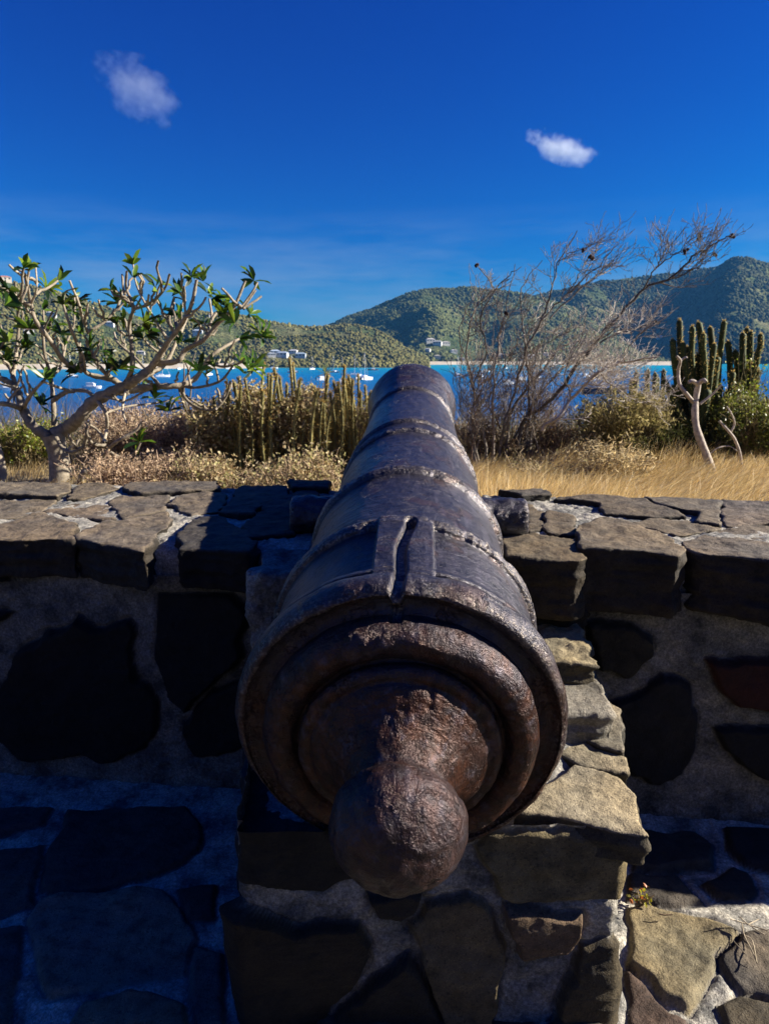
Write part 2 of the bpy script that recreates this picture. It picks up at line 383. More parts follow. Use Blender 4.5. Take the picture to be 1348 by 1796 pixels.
# ------------------------------------------------------------------ slabs: polygon prisms, voxel remeshed and weathered
dg = None
def slab(poly, ztop, th, tilt=(0, 0), vox=.0055, rough=.006, seed=0, jag=.006, zt=None, layer=1.0, grow=0.0):
    """poly: list of (x, y); returns V, F"""
    pts = []
    n = len(poly); r = random.Random(seed)
    c_ = np.mean(poly, axis=0); poly = [tuple(np.array(q)+(np.array(q)-c_)/(np.linalg.norm(np.array(q)-c_)+1e-6)*grow) for q in poly]
    for k in range(n):
        a = Vector(poly[k]); b = Vector(poly[(k+1) % n]); m = max(1, int((b-a).length/.03))
        for q in range(m):
            p = a.lerp(b, q/m); pts.append((p.x+r.uniform(-jag, jag), p.y+r.uniform(-jag, jag)))
    c = np.mean(pts, axis=0)
    import bmesh
    bm = bmesh.new()
    top = [bm.verts.new((x, y, ztop+(x-c[0])*tilt[0]+(y-c[1])*tilt[1]-(x*0))) for x, y in pts]
    bot = [bm.verts.new((c[0]+(x-c[0])*.97, c[1]+(y-c[1])*.97, ztop-th)) for x, y in pts]
    ft_ = bm.faces.new(top); fb_ = bm.faces.new(bot[::-1]); N = len(pts)
    for k in range(N): bm.faces.new((top[(k+1) % N], top[k], bot[k], bot[(k+1) % N]))
    bmesh.ops.recalc_face_normals(bm, faces=bm.faces)
    bmesh.ops.triangulate(bm, faces=[ft_, fb_])
    me = bpy.data.meshes.new('t'); bm.to_mesh(me); bm.free()
    o = bpy.data.objects.new('t', me); COL.objects.link(o)
    md_ = o.modifiers.new('r', 'REMESH'); md_.mode = 'VOXEL'; md_.voxel_size = vox
    sm = o.modifiers.new('s', 'SMOOTH'); sm.iterations = 1; sm.factor = .5
    dgr = bpy.context.evaluated_depsgraph_get(); m2 = bpy.data.meshes.new_from_object(o.evaluated_get(dgr))
    nv = len(m2.vertices); V = np.empty(nv*3); m2.vertices.foreach_get('co', V); V = V.reshape(-1, 3)
    Nn = np.empty(nv*3); m2.vertices.foreach_get('normal', Nn); Nn = Nn.reshape(-1, 3)
    F = np.array([list(p.vertices) if len(p.vertices) == 4 else list(p.vertices)+[p.vertices[-1]] for p in m2.polygons])
    bpy.data.objects.remove(o); bpy.data.meshes.remove(me); bpy.data.meshes.remove(m2)
    lay = fbm(V*[1, 1, 5], 9, 4, seed)
    side = 1-np.abs(Nn[:, 2])
    d = fbm(V, 26, 4, seed+2)*rough+layer*lay*rough*(.5+1.6*side)+np.round(fbm(V*[1, 2.2, 1], 7, 3, seed+7)*4)/4*rough*.7
    return V+Nn*d[:, None], F, Nn[:, 2]
class Slabs:
    def __init__(s): s.V = []; s.F = []; s.T = []; s.n = 0; s.M = []
    def add(s, VF, t, m=0.0):
        V, F, nz = VF; s.V.append(V); s.F.append(F+s.n); s.n += len(V); s.T.append(np.array([t])*(.22+.78*sstep(.35, .75, nz+fbm(V, 30, 3, 5)*.25))[:, None] if not m else np.tile(np.array([t]), (len(V), 1))); s.M.append(np.full(len(V), m))  # side faces tinted darker than tops: their shade put into the colour
    def build(s, name, parent, z=0):
        o = mesh_np(name, np.concatenate(s.V), np.concatenate(s.F), STONE, np.concatenate(s.T), np.concatenate(s.M), parent=parent)
        return o
CL = [ # pixel outline of top, thickness, tint, rise
 ([(-60,944),(-60,925),(27,912),(75,899),(130,918),(126,946)], .095, (.20,.175,.15), .004),
 ([(127,940),(190,917),(215,914),(290,900),(300,915),(262,945),(255,962),(180,950)], .10, (.21,.185,.16), .006),
 ([(312,935),(338,909),(383,905),(427,927),(445,950),(436,964),(320,958)], .10, (.085,.08,.078), .0),
 ([(-60,880),(102,878),(90,887),(65,902),(27,908),(-60,912)], .06, (.20,.18,.155), .004),
 ([(78,898),(129,882),(190,886),(200,912),(178,913),(110,903)], .06, (.21,.18,.155), .0),
 ([(191,882),(213,873),(294,873),(290,896),(250,904),(214,909)], .06, (.19,.17,.15), .004),
 ([(298,887),(320,871),(370,867),(400,871),(383,900),(334,905)], .06, (.2,.18,.16), .008),
 ([(-60,847),(120,851),(125,864),(98,876),(27,873),(-60,869)], .06, (.19,.175,.155), .012),
 ([(129,862),(151,853),(200,856),(209,860),(178,869),(147,878),(120,878)], .06, (.17,.155,.135), .01),
 ([(214,862),(231,851),(378,851),(387,862),(356,867),(249,871)], .06, (.17,.155,.14), .016),
 ([(387,905),(414,869),(423,860),(503,858),(505,878),(449,896),(445,909)], .06, (.10,.10,.098), .014),
 ([(454,889),(505,880),(520,870),(556,868),(560,885),(540,900),(470,905)], .06, (.07,.07,.075), .016),
 ([(508,852),(575,855),(575,866),(512,864)], .06, (.10,.095,.09), .024),
 ([(431,929),(454,907),(500,898),(520,915),(512,940),(440,947)], .09, (.06,.058,.06), .012),
 ([(1013,929),(1059,907),(1104,914),(1179,941),(1202,958),(1190,970),(1111,963),(1066,961),(1019,960)], .125, (.19,.165,.135), .01),
 ([(1200,948),(1236,933),(1292,941),(1390,960),(1410,995),(1311,980),(1217,967),(1204,959)], .125, (.20,.175,.15), .0),
 ([(1108,921),(1142,913),(1202,913),(1262,928),(1217,937),(1187,941)], .06, (.18,.16,.135), .004),
 ([(1057,903),(1051,888),(972,879),(1044,873),(1127,880),(1153,892),(1202,908),(1142,910),(1085,905)], .06, (.14,.125,.11), .012),
 ([(1130,878),(1262,882),(1260,924),(1217,919),(1221,903),(1160,892)], .06, (.17,.155,.14), .012),
 ([(1266,882),(1390,885),(1390,919),(1311,920),(1285,924),(1266,922)], .06, (.22,.19,.17), .008),
 ([(1255,930),(1307,923),(1390,922),(1390,957),(1292,939)], .06, (.19,.17,.15), .0),
 ([(949,931),(957,900),(1006,909),(1006,941),(972,941)], .06, (.17,.145,.115), .01),
 ([(921,884),(953,901),(946,931),(925,935)], .06, (.18,.155,.12), .004),
 ([(880,943),(930,937),(1006,950),(1023,977),(1008,981),(892,970)], .125, (.20,.165,.115), .004),
 ([(878,868),(949,867),(964,877),(915,878)], .06, (.14,.13,.12), .022),
]
S = Slabs(); S2 = Slabs()
for k, (pl, th, t, rs) in enumerate(CL):
    zt = {0: .700, 1: .702, 2: .698, 14: .722, 15: .712, 23: .712}.get(k, WTOP)
    if zt > WTOP: rs = 0; th += zt-WTOP
    q = [tuple(onz(x, y, zt).xy) for x, y in pl]
    pr = random.Random(k)
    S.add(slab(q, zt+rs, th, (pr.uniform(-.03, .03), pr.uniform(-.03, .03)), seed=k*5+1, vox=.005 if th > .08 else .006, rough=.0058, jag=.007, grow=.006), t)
# slabs that carry on beyond the picture
def cope_run(xa, xb, seed):
    r = random.Random(seed)
    for row, (ta, tb) in enumerate(((-.03, .38), (.42, .70), (.73, 1.0))):
        x = xa
        while x < xb-.1:
            L = r.uniform(.28, .45); x2 = min(x+L, xb)
            def pt(X, t): yf = WC+WM*X; yb = 2.36-.14*X; return (X, yf+(yb-yf)*t)
            q = [pt(x, ta+r.uniform(-.02, .03)), pt((x+x2)/2, ta+r.uniform(-.02, .02)), pt(x2-.02, ta+r.uniform(-.02, .03)), pt(x2-.02+r.uniform(-.03, .03), tb), pt(x+r.uniform(-.03, .03), tb+r.uniform(-.02, .02))]
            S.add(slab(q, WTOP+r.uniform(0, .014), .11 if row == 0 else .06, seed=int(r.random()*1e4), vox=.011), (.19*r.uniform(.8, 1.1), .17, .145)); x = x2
cope_run(-6, -1.36, 1); cope_run(1.26, 6, 2)
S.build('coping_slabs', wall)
# ------------------------------------------------------------------ pier under the breech
pier = empty('stone_pier', (.08, 1.2, 0), 'rubble stone pier with pale mortar directly under the breech of the cannon', 'pier')
PY = .985
def pface(p): v = ony(p[0], p[1], PY); return v
PL, PR = -.245, .398
path = [(-.30, 1.66), (-.285, 1.45), (-.262, 1.2), (PL, PY+.012), (PL+.012, PY), (PR-.012, PY), (PR, PY+.012), (.43, 1.2), (.462, 1.45), (.482, 1.66)]
seg = np.linalg.norm(np.diff(np.array(path), axis=0), axis=1); u_front = seg[:4].sum()
def pu(p): v = pface(p); return (u_front+(v.x-(PL+.012)), v.z)
PF = [
 [(826,1492),(850,1468),(920,1440),(1000,1458),(1116,1476),(1110,1530),(1094,1564),(928,1575),(882,1570),(865,1535)],
 [(891,1581),(1025,1587),(1022,1621),(985,1661),(894,1661)],
 [(734,1581),(820,1564),(865,1598),(877,1678),(865,1787),(780,1810),(734,1678),(717,1621)],
 [(1014,1644),(1094,1644),(1088,1820),(962,1820),(980,1752),(1008,1707)],
 [(392,1598),(523,1615),(626,1621),(660,1655),(654,1690),(597,1735),(551,1820),(392,1820)],
 [(612,1750),(720,1678),(764,1760),(784,1820),(560,1820)],
 [(405,1400),(560,1400),(640,1530),(560,1556),(420,1540)],
 [(637,1564),(700,1552),(734,1564),(700,1604),(660,1598)],
]
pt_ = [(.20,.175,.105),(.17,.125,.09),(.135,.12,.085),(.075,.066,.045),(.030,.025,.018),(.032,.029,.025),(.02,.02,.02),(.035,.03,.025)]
pp = [np.array([pu(q) for q in pl]) for pl in PF]
sp1 = voro_polys(0, u_front-.03, 0, .40, .2, 31); uf2 = u_front+PR-PL-.024
sp2 = voro_polys(uf2+.02, uf2+.75, 0, .40, .13, 33)
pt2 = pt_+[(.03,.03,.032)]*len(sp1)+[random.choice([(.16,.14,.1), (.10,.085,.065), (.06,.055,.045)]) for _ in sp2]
strip('rubble_face', path, -.02, .40, .003, pp+sp1+sp2, pt2, 41, pier, rise=.013, edge=.009, jag=.013, mtone=1.25, grow=.003)
# pier top bed
xs = np.linspace(0, 1, 190); ys = np.linspace(PY+.004, 1.66, 170)
X, Y = np.meshgrid(xs, ys, indexing='ij'); X = X.ravel(); Y = Y.ravel()
yy = np.array([p[1] for p in path]); 
lx = np.interp(Y, [PY+.004, 1.2, 1.45, 1.66], [PL+.004, -.262, -.285, -.30]); rx = np.interp(Y, [PY+.004, 1.2, 1.45, 1.66], [PR-.006, .43, .462, .482])
XX = lx+(rx-lx)*X
P = np.c_[XX, Y, XX*0]
ptop = .368-.03*sstep(.86, .97, X)-.02*sstep(PY+.09, PY+.01, Y)+.026*sstep(.15, .3, XX)+sstep(1.12, 1.42, Y)*.085*sstep(.12, .25, XX)
z = ptop+fbm(P, 9, 4, 5)*.014+fbm(P, 38, 4, 8)*.005
z = np.where(XX < -.1, z-.02*sstep(-.1, -.24, XX), z)
mesh_np('mortar_bed', np.c_[XX, Y, z], grid_faces(len(xs), len(ys)), STONE, np.tile([.2,.2,.2], (len(X), 1)), np.ones(len(X)), parent=pier, mtone=1.75)
S = Slabs(); ZP = .39
PT = [
 ([(905,1432),(960,1388),(1010,1355),(1085,1372),(1113,1410),(1126,1474),(1098,1470),(1040,1460),(950,1438)], .060, (.30,.275,.215), .008, ZP),
 ([(985,1330),(1010,1300),(1090,1335),(1094,1362),(1015,1348)], .05, (.26,.24,.19), .006, ZP),
 ([(996,1210),(1040,1199),(1061,1220),(1064,1240),(1002,1229)], .05, (.22,.20,.16), .012, ZP),
 ([(985,1240),(1062,1250),(1083,1261),(1090,1331),(1044,1323),(1000,1290)], .05, (.20,.19,.165), .016, ZP),
 ([(960,1150),(1036,1145),(1042,1195),(990,1200)], .05, (.36,.34,.27), .012, ZP),
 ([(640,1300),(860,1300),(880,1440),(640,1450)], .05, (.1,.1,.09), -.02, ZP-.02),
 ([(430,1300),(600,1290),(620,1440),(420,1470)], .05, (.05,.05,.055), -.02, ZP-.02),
]
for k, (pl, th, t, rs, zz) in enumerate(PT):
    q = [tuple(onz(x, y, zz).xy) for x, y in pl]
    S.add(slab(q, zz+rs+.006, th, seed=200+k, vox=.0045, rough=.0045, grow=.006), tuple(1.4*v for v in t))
# the stepped stones where the pier meets the wall
def block(x0, x1, y0, y1, z1, th, t, seed, m=0.0, jag=.012, rough=.009, tilt=(0, 0)):
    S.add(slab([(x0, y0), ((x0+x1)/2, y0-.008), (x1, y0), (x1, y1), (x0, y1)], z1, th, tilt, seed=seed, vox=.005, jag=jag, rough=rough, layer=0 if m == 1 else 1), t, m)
block(.25, .478, 1.515, 1.70, .585, .07, (.07,.06,.045), 301)
block(.24, .452, 1.36, 1.68, .535, .10, (.44,.39,.27), 302, tilt=(0, .12))
block(.22, .452, 1.22, 1.66, .47, .13, (.34,.31,.24), 303, 0.75, jag=.006, rough=.006)
block(-.30, -.19, 1.47, 1.66, .675, .31, (.2,.2,.2), 304, 1.0, rough=.014)
block(.20, .30, 1.55, 1.70, .60, .22, (.2,.2,.2), 305, 1.0)
block(-.27, -.20, 1.30, 1.50, .46, .12, (.05,.05,.055), 306)
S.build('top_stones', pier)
# ------------------------------------------------------------------ cannon
CB = cam2w(.0243, -.338, 1.040); CM = cam2w(.116, .452, 2.894)
cd = (CM-CB); CLEN = cd.length; cd.normalize()
cx_ = cd.cross(Vector((0, 0, 1))).normalized(); cz_ = cx_.cross(cd)
MC = Matrix((( cx_.x, cd.x, cz_.x, CB.x), (cx_.y, cd.y, cz_.y, CB.y), (cx_.z, cd.z, cz_.z, CB.z), (0, 0, 0, 1)))
cannon = empty('cannon', (0, 0, 0), 'old iron cannon with rusty round knob on its breech, lying muzzle up across the wall', 'cannon')
cannon.matrix_world = MC
def iron():
    m, t, b = newmat('painted_iron'); oc = objco(t)
    sx = t.nodes.new('ShaderNodeSeparateXYZ'); t.links.new(oc, sx.inputs[0])
    n1 = noise(t, 9, 5, .6, oc); n2 = noise(t, 55, 5, .65, oc)
    paint = ramp(t, n2, [(.3, (.020, .020, .026)), (.55, (.045, .042, .055)), (.75, (.085, .076, .09))])
    rust = ramp(t, noise(t, 38, 6, .7, oc), [(.28, (.009, .005, .005)), (.45, (.030, .013, .009)), (.6, (.070, .025, .012)), (.78, (.14, .065, .038))])
    # more rust at the breech end
    y = t.nodes.new('ShaderNodeMapRange'); y.inputs[1].default_value = .10; y.inputs[2].default_value = -.06
    y.inputs[3].default_value = -.16; y.inputs[4].default_value = .42; t.links.new(sx.outputs[1], y.inputs[0])
    ad = t.nodes.new('ShaderNodeMath'); ad.operation = 'ADD'; zz_ = t.nodes.new('ShaderNodeMath'); zz_.operation = 'MULTIPLY_ADD'; zz_.inputs[1].default_value = -.7; t.links.new(sx.outputs[2], zz_.inputs[0]); t.links.new(n1, zz_.inputs[2])
    t.links.new(zz_.outputs[0], ad.inputs[0]); t.links.new(y.outputs[0], ad.inputs[1])
    f = ramp(t, ad.outputs[0], [(.44, 0), (.78, .95)])
    kn = t.nodes.new('ShaderNodeMapRange'); kn.inputs[1].default_value = -.11; kn.inputs[2].default_value = -.12
    t.links.new(sx.outputs[1], kn.inputs[0])
    km = t.nodes.new('ShaderNodeMath'); km.operation = 'MULTIPLY'; km.inputs[1].default_value = .35; t.links.new(kn.outputs[0], km.inputs[0])
    f2 = t.nodes.new('ShaderNodeMath'); f2.operation = 'SUBTRACT'; f2.use_clamp = True; t.links.new(f, f2.inputs[0]); t.links.new(km.outputs[0], f2.inputs[1])
    c = mix(t, f2.outputs[0], paint, rust)
    # old flaked coats: hard-edged patches a little browner and a little lower than the paint round them
    fn = noise(t, 11, 8, .72, oc); fk = ramp(t, fn, [(.555, 0), (.575, 1)]); c = mix(t, mix(t, .6, (0, 0, 0), fk), c, (.070, .040, .034))
    st_ = t.nodes.new('ShaderNodeMapping'); st_.inputs['Scale'].default_value = (9, 1.2, 9); t.links.new(oc, st_.inputs[0])
    c = mix(t, ramp(t, noise(t, 7, 5, .6, st_.outputs[0]), [(.55, 0), (.75, .55)]), c, (.12, .11, .14))
    # chipped pale scale on worn arrises
    wr = attr(t, 'mortar', 'Fac')
    ch = ramp(t, noise(t, 210, 4, .7, oc), [(.5, 0), (.62, 1)])
    mm = t.nodes.new('ShaderNodeMath'); mm.operation = 'MULTIPLY'; t.links.new(wr, mm.inputs[0]); t.links.new(ch, mm.inputs[1])
    c = mix(t, mm.outputs[0], c, (.26, .22, .18))
    t.links.new(c, b.inputs['Base Color'])
    r = ramp(t, n2, [(.3, .25), (.7, .42)]); t.links.new(r, b.inputs['Roughness'])
    b.inputs['Specular IOR Level'].default_value = .5; b.inputs['Metallic'].default_value = .45
    mp = t.nodes.new('ShaderNodeMapping'); mp.inputs['Scale'].default_value = (1, 5, 1); t.links.new(oc, mp.inputs[0])
    a = bump(t, b, noise(t, 16, 5, .6, mp.outputs[0]), .006, .8)
    a = bump(t, b, noise(t, 90, 5, .6, oc), .0028, 1.0, a)
    a = bump(t, b, noise(t, 380, 3, .7, oc), .0013, 1.0, a)
    bump(t, b, fk, -.0012, 1.0, a)
    return m
IRON = iron()
def arc(s0, r0, a, b, th0, th1, n=14):
    return [(s0+a*math.cos(t), r0+b*math.sin(t)) for t in np.linspace(R(th0), R(th1), n)]
prof = []
prof += [(-.1725-.069*math.cos(t), .0865*math.sin(t)+.0005) for t in np.linspace(0, R(132), 40)]   # knob
prof += [(-.120, .0655), (-.113, .068), (-.104, .072), (-.094, .079), (-.083, .088), (-.072, .100), (-.062, .114), (-.053, .127)]
prof += arc(-.034, .138, .013, .013, 205, 70, 8) + [(-.024, .148), (-.020, .154)]
prof += arc(-.004, .180, .036, .028, 225, 62, 20)
prof += [(.004, .2075), (.009, .213), (.012, .220), (.012, .228), (.008, .236), (.002, .242)]
prof += arc(.028, .240, .028, .0165, 178, 20, 18)
prof += [(.060, .240), (.066, .238), (.068, .246), (.078, .2465), (.081, .236), (.12, .2345), (.24, .2325)]
def ring(s, w, r, r0, r1): return [(s-.006, r0), (s-.003, r-.004)] + [(s+w*k/5, r-.004+.004*math.sin(math.pi*k/5)) for k in range(6)] + [(s+w+.003, r-.004), (s+w+.006, r1)]
prof += ring(.250, .022, .246, .2325, .224)
prof += ring(.590, .024, .224, .211, .2045)
prof += ring(.990, .016, .1965, .187, .185)
prof += ring(1.105, .016, .190, .181, .179)
prof += ring(1.655, .020, .163, .1535, .1525)
prof += [(1.72, .1525), (1.78, .155), (1.84, .161), (1.89, .170), (1.93, .178), (1.96, .182), (1.985, .181), (2.005, .175), (2.017, .165), (2.018, .08), (2.012, .066), (1.5, .064), (1.5, .001)]
prof = np.array(prof)
# densify
pts = [prof[0]]
for a, b in zip(prof[:-1], prof[1:]):
    n = max(1, int(np.linalg.norm(b-a)/(.0035 if a[0] < .35 else .006)))
    n = min(n, 60)
    for k in range(1, n+1): pts.append(a+(b-a)*k/n)
pts = np.array(pts); ps, pr_ = pts[:, 0], pts[:, 1]
NT = 640; th = np.linspace(0, 2*math.pi, NT, endpoint=False)
# outline normals
ds = np.gradient(ps); dr = np.gradient(pr_); nl = np.hypot(ds, dr)+1e-9; ns_, nr_ = -dr/nl, ds/nl
ST, TH = np.meshgrid(ps, th, indexing='ij'); RT, _ = np.meshgrid(pr_, th, indexing='ij')
NS = np.repeat(ns_[:, None], NT, 1); NR = np.repeat(nr_[:, None], NT, 1)
xx = (RT*np.sin(TH)).ravel(); zz = (RT*np.cos(TH)).ravel(); ss = ST.ravel()
P = np.c_[xx, ss, zz]
d = fbm(P, 22, 5, 1)*.0024+fbm(P, 7, 3, 2)*.0025
breech = sstep(.09, .0, ss)
d += breech*(fbm(P, 5, 2, 31)*.005+fbm(P, 38, 5, 3)*.0022-np.clip(fbm(P, 26, 3, 6)-.5, 0, 1)*.012)
hd = np.abs(fbm(P, 30, 2, 9)); d += sstep(-.10, -.13, ss)*(hd*.004-.001+np.round(fbm(P, 16, 2, 19)*3)*.0005)      # hammered facets on the knob
# rings are chipped
dr_ = np.repeat(np.clip(pr_-np.interp(ps, [-.3, .09, .24, .28, .59, .63, 1.0, 1.1, 1.65, 1.72, 2.1], [9, .2345, .2325, .224, .211, .2045, .187, .179, .1535, .1525, .2]), 0, .02), NT)
d -= (dr_ > .003)*np.clip(fbm(P, 48, 4, 11)-.05, 0, 1)*.007*(ss > .1)
# vent patch with a groove, cut in the top
tx = xx; top = (zz > 0)
pw = .046
patch = sstep(pw+.003, pw-.003, np.abs(tx-.002))*sstep(.045, .06, ss)*sstep(.278, .270, ss)*top
cur = np.sqrt(np.maximum(RT.ravel()**2, 1e-6))
lift = np.clip(.2475-cur, 0, .02)*patch
gx = -.006+.014*sstep(.03, .25, ss)+.004*np.sin(ss*30)
gro = sstep(.0105, .006, np.abs(tx-gx))*sstep(-.02, .0, ss)*sstep(.262, .252, ss)*top
hole = sstep(.011, .006, np.hypot(tx-gx, ss-.250))*top
Rn = RT.ravel()+NR.ravel()*d+lift-gro*.013*(1+.2*fbm(P, 40, 3, 14))-hole*.02
Sn = ss+NS.ravel()*d
V = np.c_[Rn*np.sin(TH.ravel()), Sn, Rn*np.cos(TH.ravel())]
n1 = len(ps); i = np.arange(n1-1)[:, None]*NT; j = np.arange(NT)[None, :]; j2 = (j+1) % NT
F = np.stack([i+j, i+NT+j, i+NT+j2, i+j2], -1).reshape(-1, 4)
wear = (dr_ > .002)*.85*(ss > .2)+np.exp(-((ss-.0)/.012)**2)*(RT.ravel() > .235)*.6+gro*1.0+np.exp(-((ss-.035)/.03)**2)*(RT.ravel() > .245)*.25
sp_c = 0
mesh_np('barrel', V, F[:, ::-1], IRON, None, np.clip(wear, 0, 1), parent=cannon)
# trunnions
for sgn in (-1, 1):
    rr = [(.15, .052), (.300, .0495), (.306, .049), (.312, .047), (.3155, .043), (.317, .0001)]
    q = [rr[0]]
    for a, b in zip(rr[:-1], rr[1:]):
        n = max(1, int(math.hypot(b[0]-a[0], b[1]-a[1])/.004))
        q += [(a[0]+(b[0]-a[0])*k/n, a[1]+(b[1]-a[1])*k/n) for k in range(1, n+1)]
    q = np.array(q); t2 = np.linspace(0, 2*math.pi, 96, endpoint=False)
    A, B = np.meshgrid(q[:, 0], t2, indexing='ij'); Rr, _ = np.meshgrid(q[:, 1], t2, indexing='ij')
    P = np.c_[(sgn*A).ravel(), .867+(Rr*np.cos(B)).ravel(), -.012+(Rr*np.sin(B)).ravel()]
    nn = np.c_[sgn*(A.ravel() > .31)*1.0, np.cos(B.ravel())*(A.ravel() < .314), np.sin(B.ravel())*(A.ravel() < .314)]
    P = P+nn*(fbm(P, 30, 4, 60+sgn)*.007)[:, None]
    i = np.arange(len(q)-1)[:, None]*96; j = np.arange(96)[None, :]; j2 = (j+1) % 96
    F = np.stack([i+j, i+96+j, i+96+j2, i+j2], -1).reshape(-1, 4)
    mesh_np('trunnion', P, F if sgn < 0 else F[:, ::-1], IRON, None, np.where(A.ravel() > .303, .6, .1), parent=cannon)
# small lump of rust and stone under the breech that wedges it on the pier is part of top_stones
# ------------------------------------------------------------------ land outside the wall
def ground_z(X, Y):
    ys_ = 1.98-.12*X
    top = .25+.00*X+fbm(np.c_[X, Y, X*0], .5, 3, 71)*.08
    drop = sstep(6.5, 60, Y-.03*np.abs(X))*13.5+sstep(6.0, 12, Y)*.5
    inland = -.16+np.clip(-Y-7, 0, 60)*.42+np.clip(-Y-67, 0, 900)*.12  # unseen slope added behind the camera to block bright horizon sky
    z = np.where(Y < ys_, inland, top-drop)
    side = sstep(40, 90, np.abs(X)); z = z-side*3*(Y > 3)
    return z
xs = np.unique(np.r_[np.linspace(-900, -220, 8), np.linspace(-220, -12, 60), np.linspace(-12, 12, 180), np.linspace(12, 220, 60), np.linspace(220, 900, 8)])
ys = np.unique(np.r_[np.linspace(-900, -60, 12), np.linspace(-60, 1, 30), np.linspace(1, 2.9, 40), np.linspace(2.9, 14, 110), np.linspace(14, 90, 70)])
X, Y = np.meshgrid(xs, ys, indexing='ij'); X = X.ravel(); Y = Y.ravel()
Z = ground_z(X, Y)
def earth():
    m, t, b = newmat('dry_earth'); oc = objco(t)
    c = ramp(t, noise(t, 2.5, 6, .65, oc), [(.3, (.07, .05, .028)), (.5, (.17, .13, .07)), (.7, (.27, .21, .11))])
    sx = t.nodes.new('ShaderNodeSeparateXYZ'); t.links.new(oc, sx.inputs[0]); mr = t.nodes.new('ShaderNodeMapRange')
    mr.inputs[1].default_value = -4; mr.inputs[2].default_value = -10; t.links.new(sx.outputs[1], mr.inputs[0])   # unseen scrubby hillside added inland, coloured dark to cut fill light
    c = mix(t, mr.outputs[0], c, ramp(t, noise(t, .8, 6, .7, oc), [(.35, (.006, .012, .005)), (.65, (.022, .030, .012))]))
    t.links.new(c, b.inputs['Base Color']); b.inputs['Roughness'].default_value = .95
    bump(t, b, noise(t, 25, 5, .6, oc), .03); return m
tag(mesh_np('ground', np.c_[X, Y, Z], grid_faces(len(xs), len(ys)), earth()), kind='structure')
SEA = CAMZ-13.0
def water():
    m, t, b = newmat('sea_water'); oc = objco(t)
    sx = t.nodes.new('ShaderNodeSeparateXYZ'); t.links.new(oc, sx.inputs[0])
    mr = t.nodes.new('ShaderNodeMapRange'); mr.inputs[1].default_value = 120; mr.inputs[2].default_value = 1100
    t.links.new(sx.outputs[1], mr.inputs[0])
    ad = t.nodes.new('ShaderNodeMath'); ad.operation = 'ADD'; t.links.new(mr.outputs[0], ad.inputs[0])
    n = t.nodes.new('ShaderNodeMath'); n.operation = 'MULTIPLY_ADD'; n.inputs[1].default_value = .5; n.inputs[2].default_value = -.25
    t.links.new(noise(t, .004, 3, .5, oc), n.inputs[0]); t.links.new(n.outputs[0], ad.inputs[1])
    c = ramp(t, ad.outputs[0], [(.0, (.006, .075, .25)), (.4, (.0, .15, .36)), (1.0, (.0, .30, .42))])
    t.links.new(c, b.inputs['Base Color']); b.inputs['Roughness'].default_value = .35
    b.inputs['Specular IOR Level'].default_value = .25
    a = bump(t, b, noise(t, .35, 5, .65, oc), 1.6)
    return m
xs = np.linspace(-9000, 9000, 40); ys = np.unique(np.r_[np.linspace(12, 300, 20), np.linspace(300, 14000, 40)])
X, Y = np.meshgrid(xs, ys, indexing='ij')
tag(mesh_np('sea', np.c_[X.ravel(), Y.ravel(), np.full(X.size, SEA)], grid_faces(len(xs), len(ys)), water()), kind='structure')
